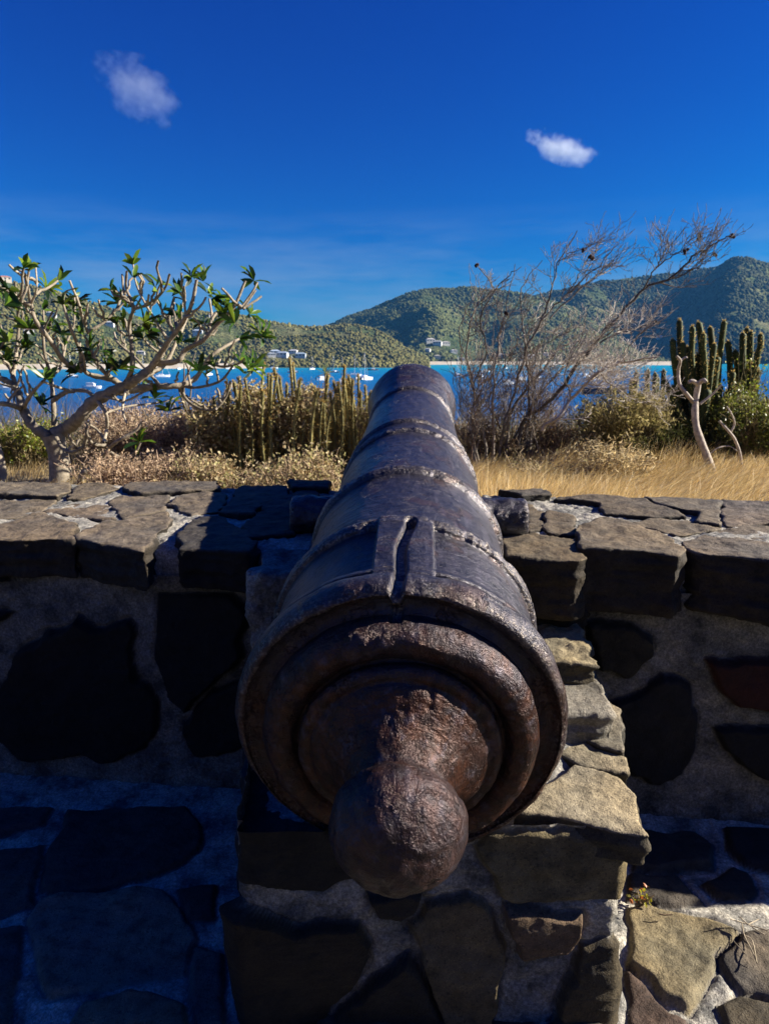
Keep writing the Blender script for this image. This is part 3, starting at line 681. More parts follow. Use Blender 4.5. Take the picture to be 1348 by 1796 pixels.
# ------------------------------------------------------------------ hills round the bay
def hillmat():
    m, t, b = newmat('wooded_hill'); oc = objco(t)
    n1 = noise(t, .010, 5, .6, oc); n2 = noise(t, .085, 4, .7, oc)
    a = ramp(t, n1, [(.35, (.045, .07, .028)), (.5, (.085, .105, .042)), (.66, (.16, .155, .075))])
    v = ramp(t, n2, [(.32, .35), (.5, .95), (.7, 1.6)])
    t.links.new(mix(t, 1.0, a, v, 'MULTIPLY'), b.inputs['Base Color'])
    b.inputs['Roughness'].default_value = .95; b.inputs['Specular IOR Level'].default_value = .05
    bump(t, b, n2, 12); return m
HM = hillmat()
HS = [('headland', 5, .97, 16, (.7,.62,.5), (.55,.25,.16), 'large pale house with an orange roof alone on top of the left hill'),
      ('headland', 85, .62, 11, (.6,.6,.58), (.55,.57,.6), None), ('headland', 190, .62, 12, (.75,.74,.7), (.7,.7,.7), None),
      ('headland', 345, .52, 13, (.72,.72,.7), (.5,.6,.72), 'white house with pale blue roof halfway up the left slope'),
      ('headland', 370, .80, 9, (.7,.68,.62), (.5,.3,.2), None), ('headland', 240, .3, 10, (.7,.68,.62), (.6,.6,.6), None),
      ('headland', 478, .32, 13, (.7,.72,.74), (.55,.66,.8), None), ('headland', 492, .22, 14, (.65,.7,.74), (.5,.6,.74), None),
      ('headland', 507, .30, 11, (.85,.85,.83), (.8,.8,.8), 'brightest white house in the hamlet on the headland tip'),
      ('headland', 525, .22, 13, (.6,.66,.7), (.45,.58,.7), None), ('headland', 468, .2, 10, (.6,.6,.6), (.5,.55,.6), None),
      ('headland', 130, .25, 10, (.7,.7,.66), (.65,.6,.55), None), ('headland', 40, .4, 11, (.7,.7,.66), (.5,.3,.22), None),
      ('middle_hill', 650, .42, 13, (.6,.62,.64), (.6,.63,.66), None), ('middle_hill', 672, .37, 12, (.7,.68,.6), (.6,.58,.5), None), ('middle_hill', 668, .30, 12, (.62,.64,.66), (.6,.62,.66), None),
      ('middle_hill', 690, .20, 17, (.72,.68,.58), (.5,.4,.3), None), ('middle_hill', 700, .16, 13, (.7,.66,.56), (.6,.5,.4), None),
      ('middle_hill', 755, .19, 18, (.72,.70,.64), (.66,.63,.58), None), ('middle_hill', 768, .17, 17, (.74,.74,.7), (.6,.6,.6), None),
      ('middle_hill', 782, .18, 15, (.74,.72,.66), (.6,.56,.5), None), ('middle_hill', 797, .14, 13, (.7,.7,.66), (.6,.6,.6), None),
      ('middle_hill', 750, .12, 11, (.8,.8,.78), (.7,.7,.7), None), ('middle_hill', 768, .05, 12, (.74,.7,.62), (.6,.55,.45), None),
      ('middle_hill', 812, .08, 10, (.7,.7,.66), (.6,.6,.6), None), ('middle_hill', 935, .08, 14, (.85,.85,.84), (.8,.8,.8), None),
      ('middle_hill', 880, .14, 12, (.7,.7,.66), (.6,.55,.5), None), ('middle_hill', 960, .12, 12, (.7,.7,.66), (.6,.55,.5), None), ('middle_hill', 720, .06, 10, (.7,.7,.66), (.55,.4,.3), None),
      ('far_hill', 1165, .36, 14, (.75,.75,.75), (.7,.7,.7), 'pale roofed house high on the far right hill above the bare tree'), ('far_hill', 1040, .10, 12, (.7,.7,.7), (.6,.6,.6), None), ('far_hill', 1210, .12, 14, (.8,.8,.8), (.7,.7,.7), None),
      ('far_hill', 1130, .16, 12, (.7,.7,.7), (.6,.6,.6), None), ('far_hill', 1262, .10, 12, (.7,.7,.7), (.6,.6,.6), None), ('far_hill', 1330, .12, 12, (.7,.7,.7), (.6,.6,.6), None)]
FOR = {}
def ridge(name, sil, ds, dr, seed, spur, spurs=(), base=640, forest=9000, fh=6, tint=(.05, .075, .03)):
    sx_ = np.array([p[0] for p in sil]); sy_ = np.array([p[1] for p in sil])
    px = np.linspace(sx_[0], sx_[-1], 520); top = np.interp(px, sx_, sy_)
    top = np.convolve(np.pad(top, 6, 'edge'), np.ones(13)/13, 'valid')
    tt = np.linspace(0, 1.5, 110)
    az = np.arctan((px-674)/FP/(cp-(top-898)/FP*sp))             # heading of each column
    H = np.array([(CAMZ+dr*((-(y-898)/FP*cp-sp)/math.hypot((x-674)/FP, cp+(-(y-898)/FP)*sp))) for x, y in zip(px, top)])-SEA
    H = np.maximum(H, .5)
    A, Tm = np.meshgrid(az, tt, indexing='ij'); Hh = np.repeat(H[:, None], len(tt), 1)
    PXg = np.repeat(px[:, None], len(tt), 1)
    D = ds+(dr-ds)*Tm
    prof_ = np.where(Tm <= 1, np.clip(Tm, 0, 1)**1.15, 1-(Tm-1)*.9)
    X = np.sin(A)*D; Y = np.cos(A)*D
    Pn = np.c_[X.ravel(), Y.ravel(), X.ravel()*0]
    rg = (1-np.abs(fbm(Pn, 1/(dr*.13), 4, seed))*2).reshape(A.shape)
    env = np.clip(Tm*(1-Tm)*4, 0, 1)
    z = Hh*prof_*(1+spur*(rg-.6)*env)
    for (c, wd, am) in spurs: z += Hh*env*am*np.exp(-((PXg-c)/wd)**2)
    z += (fbm(Pn, 1/60., 4, seed+3).reshape(A.shape))*8*np.clip(Tm*6, 0, 1)
    z = np.where(Tm < .01, -1, z)
    V = np.c_[X.ravel(), Y.ravel(), SEA+z.ravel()]
    tag(mesh_np(name, V, grid_faces(len(px), len(tt)), HM), kind='structure')
    FOR[name] = (px, tt, X, Y, SEA+z)
    # tree crowns over the slope, too many to count
    r = np.random.RandomState(seed); n = forest
    iu = r.uniform(0, len(px)-1.01, n); iv = r.uniform(1, 80, n)
    i0 = iu.astype(int); j0 = iv.astype(int); fu = iu-i0; fv = iv-j0
    def smp(Q): return (Q[i0, j0]*(1-fu)+Q[i0+1, j0]*fu)*(1-fv)+(Q[i0, j0+1]*(1-fu)+Q[i0+1, j0+1]*fu)*fv
    C = np.c_[smp(X), smp(Y), smp(SEA+z)]
    dens = fbm(np.c_[C[:, :2], C[:, 0]*0], 1/90., 3, seed+8); keep = dens > -.25+.2*r.uniform(-1, 1, n)
    for hn, hx, ht, hw, *_r in HS:
        if hn != name: continue
        i_ = int(np.clip(np.searchsorted(px, hx), 0, len(px)-1)); j_ = int(np.clip(np.searchsorted(tt, ht), 1, len(tt)-1)); q = np.array([X[i_, j_], Y[i_, j_]]); u_ = q/np.linalg.norm(q)
        dv = C[:, :2]-q; al = dv@u_; ac = np.abs(dv@np.array([u_[1], -u_[0]])); keep &= ~((ac < hw*.8) & (al > -hw*3.2) & (al < hw*.6))
    C = C[keep]; n = len(C); s = fh*r.uniform(.5, 1.3, n)
    U = np.array([(math.cos(a)*math.cos(b), math.sin(a)*math.cos(b), math.sin(b)) for b in (-.5, .35, 1.15) for a in np.linspace(0, 2*math.pi, 6, endpoint=False)])
    J = 1+r.uniform(-.3, .3, (n, 18))
    V = C[:, None, :]+U[None]*J[..., None]*(s[:, None, None]*np.array([1.0, 1.0, .8]))+np.array([0, 0, 1])*(s*.45)[:, None, None]
    f = []
    for k in (0, 6):
        for a in range(6): f.append((k+a, k+(a+1) % 6, k+6+(a+1) % 6, k+6+a))
    f += [(12, 13, 14, 15), (12, 15, 16, 17)]
    F = (np.arange(n)[:, None, None]*18+np.array(f)[None]).reshape(-1, 4)
    t = np.array(tint)*r.uniform(.75, 1.3, (n, 1))*(1+.35*fbm(np.c_[C[:, :2], C[:, 0]*0], 1/120., 3, seed+9))[:, None]+r.uniform(0, .02, (n, 1))*np.array([1.2, 1, .2])
    o = mesh_np('forest', V.reshape(-1, 3), F, FAR, np.repeat(t, 18, axis=0), smooth=True)
    tag(o, {'far_hill': 'dark green woods over the big far hill at the right', 'middle_hill': 'green woods over the middle hill behind the bare tree',
            'headland': 'scrubby pale green woods on the low left headland'}[name], 'woodland', kind='stuff')
ridge('far_hill', [(700,600),(820,545),(900,528),(960,515),(1040,497),(1080,490),(1150,482),(1200,476),(1240,470),(1280,463),(1310,459),(1348,465),(1420,475),(1600,500),(1900,520),(2300,560)],
      1750, 2900, 5, .30, spurs=((1290, 60, .22), (1150, 60, -.16), (1010, 50, .12)), forest=46000, fh=5, tint=(.055, .066, .035))
ridge('middle_hill', [(420,636),(500,612),(565,576),(640,544),(700,521),(740,508),(790,507),(830,503),(880,513),(940,519),(990,535),(1060,570),(1130,610),(1180,636)],
      1450, 2300, 15, .26, spurs=((760, 40, .10), (850, 45, -.12)), forest=40000, fh=4.1, tint=(.085, .10, .042))
ridge('headland', [(-2600,634),(-2000,600),(-1400,540),(-900,505),(-500,480),(-200,474),(-40,480),(0,487),(50,500),(100,512),(150,528),(200,545),(250,556),(300,552),(350,545),(400,545),(440,552),(480,565),(520,572),(570,574),(610,572),(645,570),(670,582),(700,603),(730,624),(752,637)],
      950, 1350, 25, .24, forest=40000, fh=2.7, tint=(.115, .11, .042))
# pale beach along the foot of the hills
def beachmat():
    m, t, b = newmat('pale_sand'); c = ramp(t, noise(t, .05, 4, .6, objco(t)), [(.3, (.42, .36, .26)), (.7, (.62, .55, .42))])
    t.links.new(c, b.inputs['Base Color']); b.inputs['Roughness'].default_value = .9; return m
BS = beachmat()
def beach(x0, x1, d, wd, h):
    px = np.linspace(x0, x1, 160); az = np.arctan((px-674)/FP/cp)
    dd = d+fbm(np.c_[px, px*0, px*0], 1/60., 3, 3)*14
    rows = [(0, -.4), (wd*.3, h*.4), (wd*.6, h*.9), (wd, h)]
    V = np.stack([np.c_[np.sin(az)*(dd+a), np.cos(az)*(dd+a), np.full(160, SEA+b)] for a, b in rows], 1).reshape(-1, 3)
    tag(mesh_np('beach', V, grid_faces(160, 4), BS), kind='structure')
beach(-300, 470, 915, 60, 6.0); beach(628, 1200, 1400, 90, 6.5)
# ------------------------------------------------------------------ houses on the slopes
def boxq(g, x0, x1, y0, y1, z0, z1, t):
    V = [(x, y, z) for x in (x0, x1) for y in (y0, y1) for z in (z0, z1)]
    g.add(V, [(0, 1, 3, 2), (4, 6, 7, 5), (0, 4, 5, 1), (2, 3, 7, 6), (1, 5, 7, 3), (0, 2, 6, 4)], t)
WALLM = tint_mat('render_wall', .85, .2, .5, .92, 1.05)
def house(loc, w_, d_, h, rot, wt_, rt, label, group):
    o = empty('house', loc, label, 'house', group); o.rotation_euler = (0, 0, rot)
    g = G(); boxq(g, -w_/2, w_/2, -d_/2, d_/2, -6, h, wt_); g.build('wall', WALLM, o, False)
    g = G(); e = .6
    V = [(-w_/2-e, -d_/2-e, h+.05), (w_/2+e, -d_/2-e, h+.05), (w_/2+e, d_/2+e, h+.05), (-w_/2-e, d_/2+e, h+.05), (-w_/4, 0, h+d_*.24), (w_/4, 0, h+d_*.24)]
    g.add(V, [(0, 1, 5, 4), (1, 2, 5, 5), (2, 3, 4, 5), (3, 0, 4, 4), (0, 3, 2, 1)], rt); 
    rfo = g.build('roof', PAINT, o, False)
    for k in range(3):
        g = G(); x = -w_/2+w_*(k+.5)/3
        boxq(g, x-w_*.08, x+w_*.08, -d_/2-.06, -d_/2-.02, h*.35, h*.8, (.05, .06, .07)); g.build('window', PAINT, o, False)
    return o
def surf(name, x, t):
    px, tt, X, Y, Z = FOR[name]; i = int(np.clip(np.searchsorted(px, x), 0, len(px)-1)); j = int(np.clip(np.searchsorted(tt, t), 1, len(tt)-1))
    return (float(X[i, j]), float(Y[i, j]), float(Z[i, j]))
NAMEH = {'headland': ('small pale house among scrub on the near left headland', 'houses on the left headland'),
         'middle_hill': ('small pale house low on the middle green hill above the beach', 'houses on the middle hill'),
         'far_hill': ('small pale house near the foot of the far right hill', 'houses on the far right hill')}
for nm, x, t, wd, wtn, rtn, lb in HS:
    l, gname = NAMEH[nm]; p = surf(nm, x, t); a = math.atan2(p[0], p[1])
    house((p[0], p[1], p[2]+1.5), wd*1.15, wd*.62, wd*.32, -a+random.uniform(-.4, .4), np.array(wtn)*.8, np.array(rtn)*.8, lb or l, None if lb else gname)
# ------------------------------------------------------------------ boats in the bay
WHITE = (.82, .83, .84)
def lens_hull(g, L, B, z0, z1, t):
    n = 13; xs_ = np.linspace(-L/2, L/2, n); wd = B/2*np.clip(1-((xs_/L*2+.15)/1.15)**4, .02, 1)*np.where(xs_ < -L*.4, .8, 1)
    wd[-1] = .03
    V = []
    for x, b in zip(xs_, wd):
        V += [(x, 0, z0), (x, -b*.75, z0*.4+z1*.1), (x*1.04, -b, z1+.12*abs(x)/L*2), (x*1.04, b, z1+.12*abs(x)/L*2), (x, b*.75, z0*.4+z1*.1)]
    F = []
    for i in range(n-1):
        for k in range(5): F.append((i*5+k, i*5+(k+1) % 5, i*5+5+(k+1) % 5, i*5+5+k))
    g.add(V, F, t)
def yacht_proto(L, hullc, mastc=(.75, .75, .76), cat=False):
    o = empty('sailing_yacht', (0, 0, 0)); H = L*1.25
    g = G()
    if cat:
        for s_ in (-1, 1): 
            q = G(); lens_hull(q, L, L*.13, -.5, L*.11, hullc); V = np.concatenate(q.V)+[0, s_*L*.22, 0]; g.add(V, np.concatenate(q.F), hullc)
        boxq(g, -L*.38, L*.2, -L*.24, L*.24, L*.09, L*.13, hullc)
    else: lens_hull(g, L, L*.3, -.5, L*.10, hullc)
    g.build('hull', PAINT, o, False)
    g = G(); boxq(g, -L*.16, L*.14, -L*.09, L*.09, L*.10, L*(.2 if cat else .15), WHITE); boxq(g, -L*.13, L*.11, -L*.094, L*.094, L*.12, L*.138, (.04, .05, .07)); g.build('cabin', PAINT, o, False)
    g = G(); g.tube([(L*.08, 0, L*.1), (L*.08, 0, H)], [.11, .07], 6, mastc); g.build('mast', PAINT, o)
    g = G(); g.tube([(L*.08, 0, L*.2), (-L*.34, 0, L*.21)], [.16, .12], 6, (.10, .16, .35)); g.build('boom', PAINT, o)
    g = G(); g.tube([(L*.5, 0, L*.12), (L*.08, 0, H*.97)], .05, 4, mastc); g.tube([(-L*.48, 0, L*.12), (L*.08, 0, H)], .03, 4, mastc); g.build('rigging', PAINT, o)
    return o
def motor_proto(L, hullc):
    o = empty('motor_boat', (0, 0, 0))
    g = G(); lens_hull(g, L, L*.34, -.3, L*.13, hullc); g.build('hull', PAINT, o, False)
    g = G(); boxq(g, -L*.25, L*.15, -L*.12, L*.12, L*.13, L*.27, WHITE); g.build('cabin', PAINT, o, False)
    g = G(); boxq(g, -L*.30, L*.1, -L*.14, L*.14, L*.29, L*.305, WHITE); g.build('canopy', PAINT, o, False)
    return o
def dup(o, loc, rz):
    r = o.copy(); COL.objects.link(r); r.location = loc; r.rotation_euler = (0, 0, rz)
    for ch in o.children: c = ch.copy(); COL.objects.link(c); c.parent = r
    return r
PR = {'y': yacht_proto(12, WHITE), 'k': yacht_proto(13, (.02, .03, .08)), 'c': yacht_proto(13, WHITE, cat=True), 'm': motor_proto(8, WHITE), 'b': motor_proto(17, (.03, .04, .07))}
used = set()
BOATS = [ # kind, photo x, metres away, heading, own label
 ('y', 380, 560, 1.4, 'white sailing yacht moored above the candle cactus tips'), ('y', 462, 700, .6, None), ('c', 520, 640, 2.0, None), ('y', 488, 900, .4, None),
 ('y', 553, 820, 1.1, None), ('y', 590, 640, 2.4, None), ('y', 622, 520, .2, None), ('c', 640, 430, 1.2, None), ('y', 604, 980, 1.9, None), ('k', 655, 760, .5, None),
 ('y', 797, 520, 1.7, 'white sailing yacht moored just right of the cannon muzzle'), ('y', 877, 900, 1.3, None), ('y', 843, 700, .7, None), ('c', 915, 760, .3, None), ('y', 940, 560, 2.8, None),
 ('y', 958, 980, 1.4, None), ('y', 902, 430, .8, None), ('k', 985, 700, 1.9, None), ('y', 1010, 900, .3, None), ('y', 1062, 640, 1.0, None),
 ('y', 1085, 1050, .9, None), ('y', 112, 640, 1.2, None), ('y', 205, 760, .4, None), ('c', 150, 520, 2.1, None), ('y', 270, 700, 1.5, None), ('y', 300, 520, .5, None), ('y', 20, 600, 1.8, None),
 ('y', 330, 860, 1.5, None), ('y', 415, 1000 - 130, .9, None),
 ('m', 42, 330, .25, 'white motor boat nearest the shore behind the left side of the leafy tree'), ('m', 182, 330, .1, 'low white motor boat seen through the middle of the leafy tree'),
 ('m', 490, 500, 2.0, None), ('m', 570, 420, .6, None), ('m', 835, 480, 1.2, None), ('m', 880, 360, .4, None), ('m', 930, 420, 2.2, None), ('m', 605, 360, .3, None),
 ('b', 1045, 270, .1, 'long dark blue boat lying low on the water behind the bare tree'), ('m', 1010, 520, .4, None), ('m', 250, 430, .8, None)]
LB = {'y': ('small white sailing yacht with bare mast moored in the blue bay', 'sailboat', 'white yachts moored in the bay'),
      'k': ('dark hulled sailing yacht with bare mast moored in the blue bay', 'sailboat', 'dark yachts moored in the bay'),
      'c': ('white twin hulled sailing yacht moored in the blue bay', 'sailboat', 'twin hulled yachts in the bay'),
      'm': ('tiny white motor boat with canopy on the blue bay', 'motorboat', 'small motor boats in the bay'), 'b': ('', 'motorboat', '')}
for k, x, d, hd_, lb in BOATS:
    a = math.atan((x-674)/FP/cp); loc = (math.sin(a)*d, math.cos(a)*d, SEA)
    if k in used: o = dup(PR[k], loc, hd_)
    else: o = PR[k]; o.location = loc; o.rotation_euler = (0, 0, hd_); used.add(k)
    for q in ('group',):
        if q in o: del o[q]
    l, c, gr = LB[k]; o['label'] = lb or l; o['category'] = c
    if not lb: o['group'] = gr
# ------------------------------------------------------------------ plants: helpers
def spl(P, n=6):
    """Catmull-Rom through the points"""
    P = np.asarray(P, float); Q = np.vstack([2*P[0]-P[1], P, 2*P[-1]-P[-2]]); out = []
    for k in range(1, len(Q)-2):
        for t in np.linspace(0, 1, n, endpoint=False):
            a, b, c, d = Q[k-1], Q[k], Q[k+1], Q[k+2]
            out.append(.5*((2*b)+(c-a)*t+(2*a-5*b+4*c-d)*t*t+(3*b-a-3*c+d)*t**3))
    out.append(Q[-2]); return np.array(out)
def gz(x, y): return float(ground_z(np.array([x]), np.array([y]))[0])
def rosette(g, P, D, n, L, W, cols, spread=(.3, 1.2)):
    D = np.array(D)/np.linalg.norm(D); r = np.random
    A = np.cross(D, [.3, .5, .8]); A /= np.linalg.norm(A); B = np.cross(D, A)
    th_ = r.uniform(0, 2*math.pi, n); el = r.uniform(*spread, n)
    dd = D*np.cos(el)[:, None]+(A*np.cos(th_)[:, None]+B*np.sin(th_)[:, None])*np.sin(el)[:, None]
    dd[:, 2] -= .15
    g.leaves(np.tile(P, (n, 1)), dd, L*r.uniform(.6, 1.15, n), W*r.uniform(.8, 1.2, n), np.array(cols)[r.randint(0, len(cols), n)], up=D)
# ------------------------------------------------------------------ frangipani tree (left)
rng = np.random.RandomState(3)
def c1(pts, d0, d1, wob=.12):
    """crop pixels to points at depths running from d0 to d1"""
    n = len(pts); out = []
    for k, (x, y) in enumerate(pts):
        f = k/(n-1); d = d0+(d1-d0)*f+rng.uniform(-wob, wob)*(0 < k); out.append(ony(x*.371, 420+y*.371, d))
    return np.array(out)
FT0 = ony(105, 852, 5.0); FR0 = np.array([FT0.x, 5.0, gz(FT0.x, 5.0)-.05])
tree = empty('frangipani_tree', tuple(FR0), 'knobbly grey frangipani with sparse dark green leaves behind the wall at left', 'tree')
gt = G(FR0); gb = G(FR0); gl = G(FR0)
BC = (.29, .25, .19)
top0 = c1([(290, 1130), (280, 1040), (262, 960), (250, 925)], 5, 5, 0)
tr = np.vstack([[FR0], top0]); tr = spl(tr, 5)
gt.tube(tr, np.interp(np.linspace(0, 1, len(tr)), [0, .2, .6, 1], [.115, .085, .068, .085])*1.0, 12, BC)
gt.build('trunk', BARK, tree)
BR = [ # crop path, r0, r1, depth start, depth end
 ([(255,925),(320,890),(380,840),(440,770),(530,722),(600,690),(640,665),(700,625)], .075, .045, 5, 4.85),
 ([(700,625),(740,570),(800,480),(868,385),(908,300),(930,190)], .038, .013, 4.85, 4.5),
 ([(560,715),(660,705),(760,695),(850,690),(925,655),(985,565),(1050,515),(1130,470)], .05, .013, 5, 5.4),
 ([(740,585),(840,575),(880,520),(960,478),(1025,405),(1100,330),(1160,195)], .032, .012, 4.85, 4.6),
 ([(530,660),(430,640),(388,600),(380,530),(340,430),(300,310)], .03, .012, 5, 4.6),
 ([(390,620),(310,580),(240,480),(170,385),(145,290),(120,170)], .030, .013, 4.9, 4.4),
 ([(145,310),(95,285),(45,235)], .018, .012, 4.5, 4.3), ([(150,300),(175,230),(168,110)], .012, .006, 4.5, 4.45),
 ([(590,700),(520,650),(470,600),(425,530),(410,480)], .034, .014, 4.95, 4.8),
 ([(590,690),(625,610),(622,500),(612,400),(630,320),(598,230),(600,150)], .028, .011, 4.9, 4.7),
 ([(630,330),(715,300),(780,230),(802,165)], .016, .010, 4.75, 4.6), ([(640,330),(590,260),(578,165)], .014, .010, 4.75, 4.85),
 ([(790,470),(740,390),(680,290),(645,210),(630,120)], .016, .007, 4.8, 4.9),
 ([(410,440),(480,400),(550,330),(582,240)], .017, .010, 4.8, 5.0), ([(418,440),(390,370),(380,320)], .015, .011, 4.8, 4.6),
 ([(850,690),(885,760),(950,802),(1020,800),(1070,740),(1088,670)], .019, .010, 5.2, 5.0),
 ([(240,935),(160,885),(110,800),(85,720),(50,680),(0,655),(-60,640)], .058, .025, 5, 5.3),
 ([(105,800),(40,780),(-60,770)], .03, .02, 5.1, 4.7), ([(110,800),(150,730),(215,660)], .026, .012, 5.1, 4.7),
 ([(258,880),(252,760),(240,650),(212,540),(205,430),(207,360)], .030, .011, 5.1, 5.3),
 ([(262,930),(300,990),(352,1003),(400,968),(410,890)], .022, .012, 4.9, 4.6),
 ([(700,640),(780,590),(840,470),(880,380),(900,330)], .026, .012, 5, 5.3), ([(840,470),(800,380),(825,270)], .02, .012, 5.1, 5.2),
 ([(720,600),(780,520),(700,440),(640,400)], .018, .009, 5, 5.3), ([(880,380),(870,290),(852,250)], .012, .009, 5.2, 5.1),
 ([(760,695),(720,650),(640,560),(560,490),(540,440)], .02, .010, 5.1, 5.4), ([(960,480),(1000,380),(990,280)], .016, .010, 4.8, 5.0),
 ([(985,565),(1040,600),(1120,590),(1160,560)], .016, .010, 5.3, 5.1), ([(850,690),(930,700),(1040,670),(1100,600)], .018, .010, 5.2, 4.9),
 ([(1100,330),(1150,320),(1210,240)], .010, .007, 4.65, 4.6), ([(600,690),(580,800),(600,870)], .016, .008, 4.9, 4.6),
 ([(85,720),(60,640),(30,560),(-20,520)], .026, .013, 5.2, 5.4), ([(85,480),(88,390),(72,200)], .02, .010, 5.4, 5.3), ([(60,660),(75,560),(85,480)], .024, .02, 5.3, 5.4),
 ([(240,650),(290,600),(310,500),(350,400),(352,270)], .018, .010, 5.2, 5.5), ([(240,480),(210,430),(250,340)], .012, .009, 5.2, 5.0),
 ([(0,655),(-20,560),(20,480),(0,400)], .02, .01, 5.3, 5.0), ([(300,310),(310,250),(360,230)], .008, .006, 4.6, 4.5),
 ([(252,760),(320,720),(400,715),(440,740),(500,820),(505,900),(490,960)], .026, .014, 5.1, 4.7), ([(350,720),(280,700),(200,670)], .018, .010, 5, 4.7),
 ([(500,820),(600,790),(760,770),(860,740)], .012, .008, 4.8, 5.2), ([(440,740),(520,750),(600,760),(680,720)], .014, .01, 4.9, 4.7),
 ([(378,1165),(395,1105),(440,1080),(495,1015),(545,960),(640,905),(670,860)], .036, .010, 4.9, 4.7), ([(500,975),(440,965),(412,920),(416,860)], .018, .010, 4.8, 4.6),
 ([(520,1005),(580,1030),(640,1005),(665,960)], .014, .009, 4.8, 4.7), ([(505,960),(460,900),(415,870)], .014, .01, 4.8, 4.9),
]
tips = []
for pts, r0, r1, d0, d1 in BR:
    P = spl(c1(pts, d0, d1, .06), 6); n = len(P)
    kn = 1+.10*np.sin(np.arange(n)*1.9)+rng.uniform(-.05, .05, n)
    f = np.linspace(0, 1, n)
    gb.tube(P, (r0+(r1-r0)*f**.7)*kn*.74, 8, np.array(BC)*rng.uniform(.75, 1.3)); tips.append((P[-1], P[-1]-P[-3], r1))
# more branches that fork from these, for depth
base = [(spl(c1(p, a, b, .05), 4), r1) for p, r0, r1, a, b in BR[1:36]]
for P, r1 in base:
    for _ in range(3):
        k = rng.randint(len(P)//4, int(len(P)*.75)); p = P[k]; d = np.array([rng.uniform(-.6, .6), rng.uniform(-.9, .9), rng.uniform(.1, .9)]); d /= np.linalg.norm(d)
        L = rng.uniform(.07, .20); q = [p+d*L*t+np.array([0, 0, .25*L*t*t])+rng.normal(size=3)*.006 for t in np.linspace(0, 1, 6)]
        gb.tube(q, np.linspace(.010, .007, 6), 6, np.array(BC)*rng.uniform(.7, 1.3)); tips.append((q[-1], q[-1]-q[-2], .009))
gb.build('branch', BARK, tree)
LC = [(.05, .12, .012), (.10, .19, .014), (.02, .055, .01), (.17, .25, .02), (.012, .035, .01)]
leafspots = [(215,215),(600,310),(960,185),(1060,300),(1200,180),(1110,380),(1240,450),(1170,590),(40,470),(40,280),(340,320),(480,520),(700,420),(240,400),(180,640),(500,590),(130,500),(430,510),(860,470),(940,610),(730,740),(190,770),(1000,265),(905,165),(1150,620),(0,500),(680,380),(560,600),(800,800),(400,560),(655,945),(290,440),(1200,590),(350,300),(1060,350),(1180,340),(1230,430),(30,560),(140,410),(360,620),(660,700),(560,290),(690,440),(20,300),(1130,560),(980,240)]
for x, y in leafspots:
    p = np.array(ony(x*.371, 420+y*.371, rng.uniform(4.5, 5.3))); 
    rosette(gl, p+[0, 0, -.02], (rng.uniform(-.4, .8), rng.uniform(-.5, .5), .6), rng.randint(7, 13), .135, .038, LC, (.4, 1.6))
    gb2 = None
for p, d, r1 in tips:
    if rng.uniform() < .18 and p[2] > 1.0: rosette(gl, p, d+1e-6, rng.randint(3, 8), .11, .038, LC, (.2, 1.3))
gl.build('foliage', LEAF, tree, True)
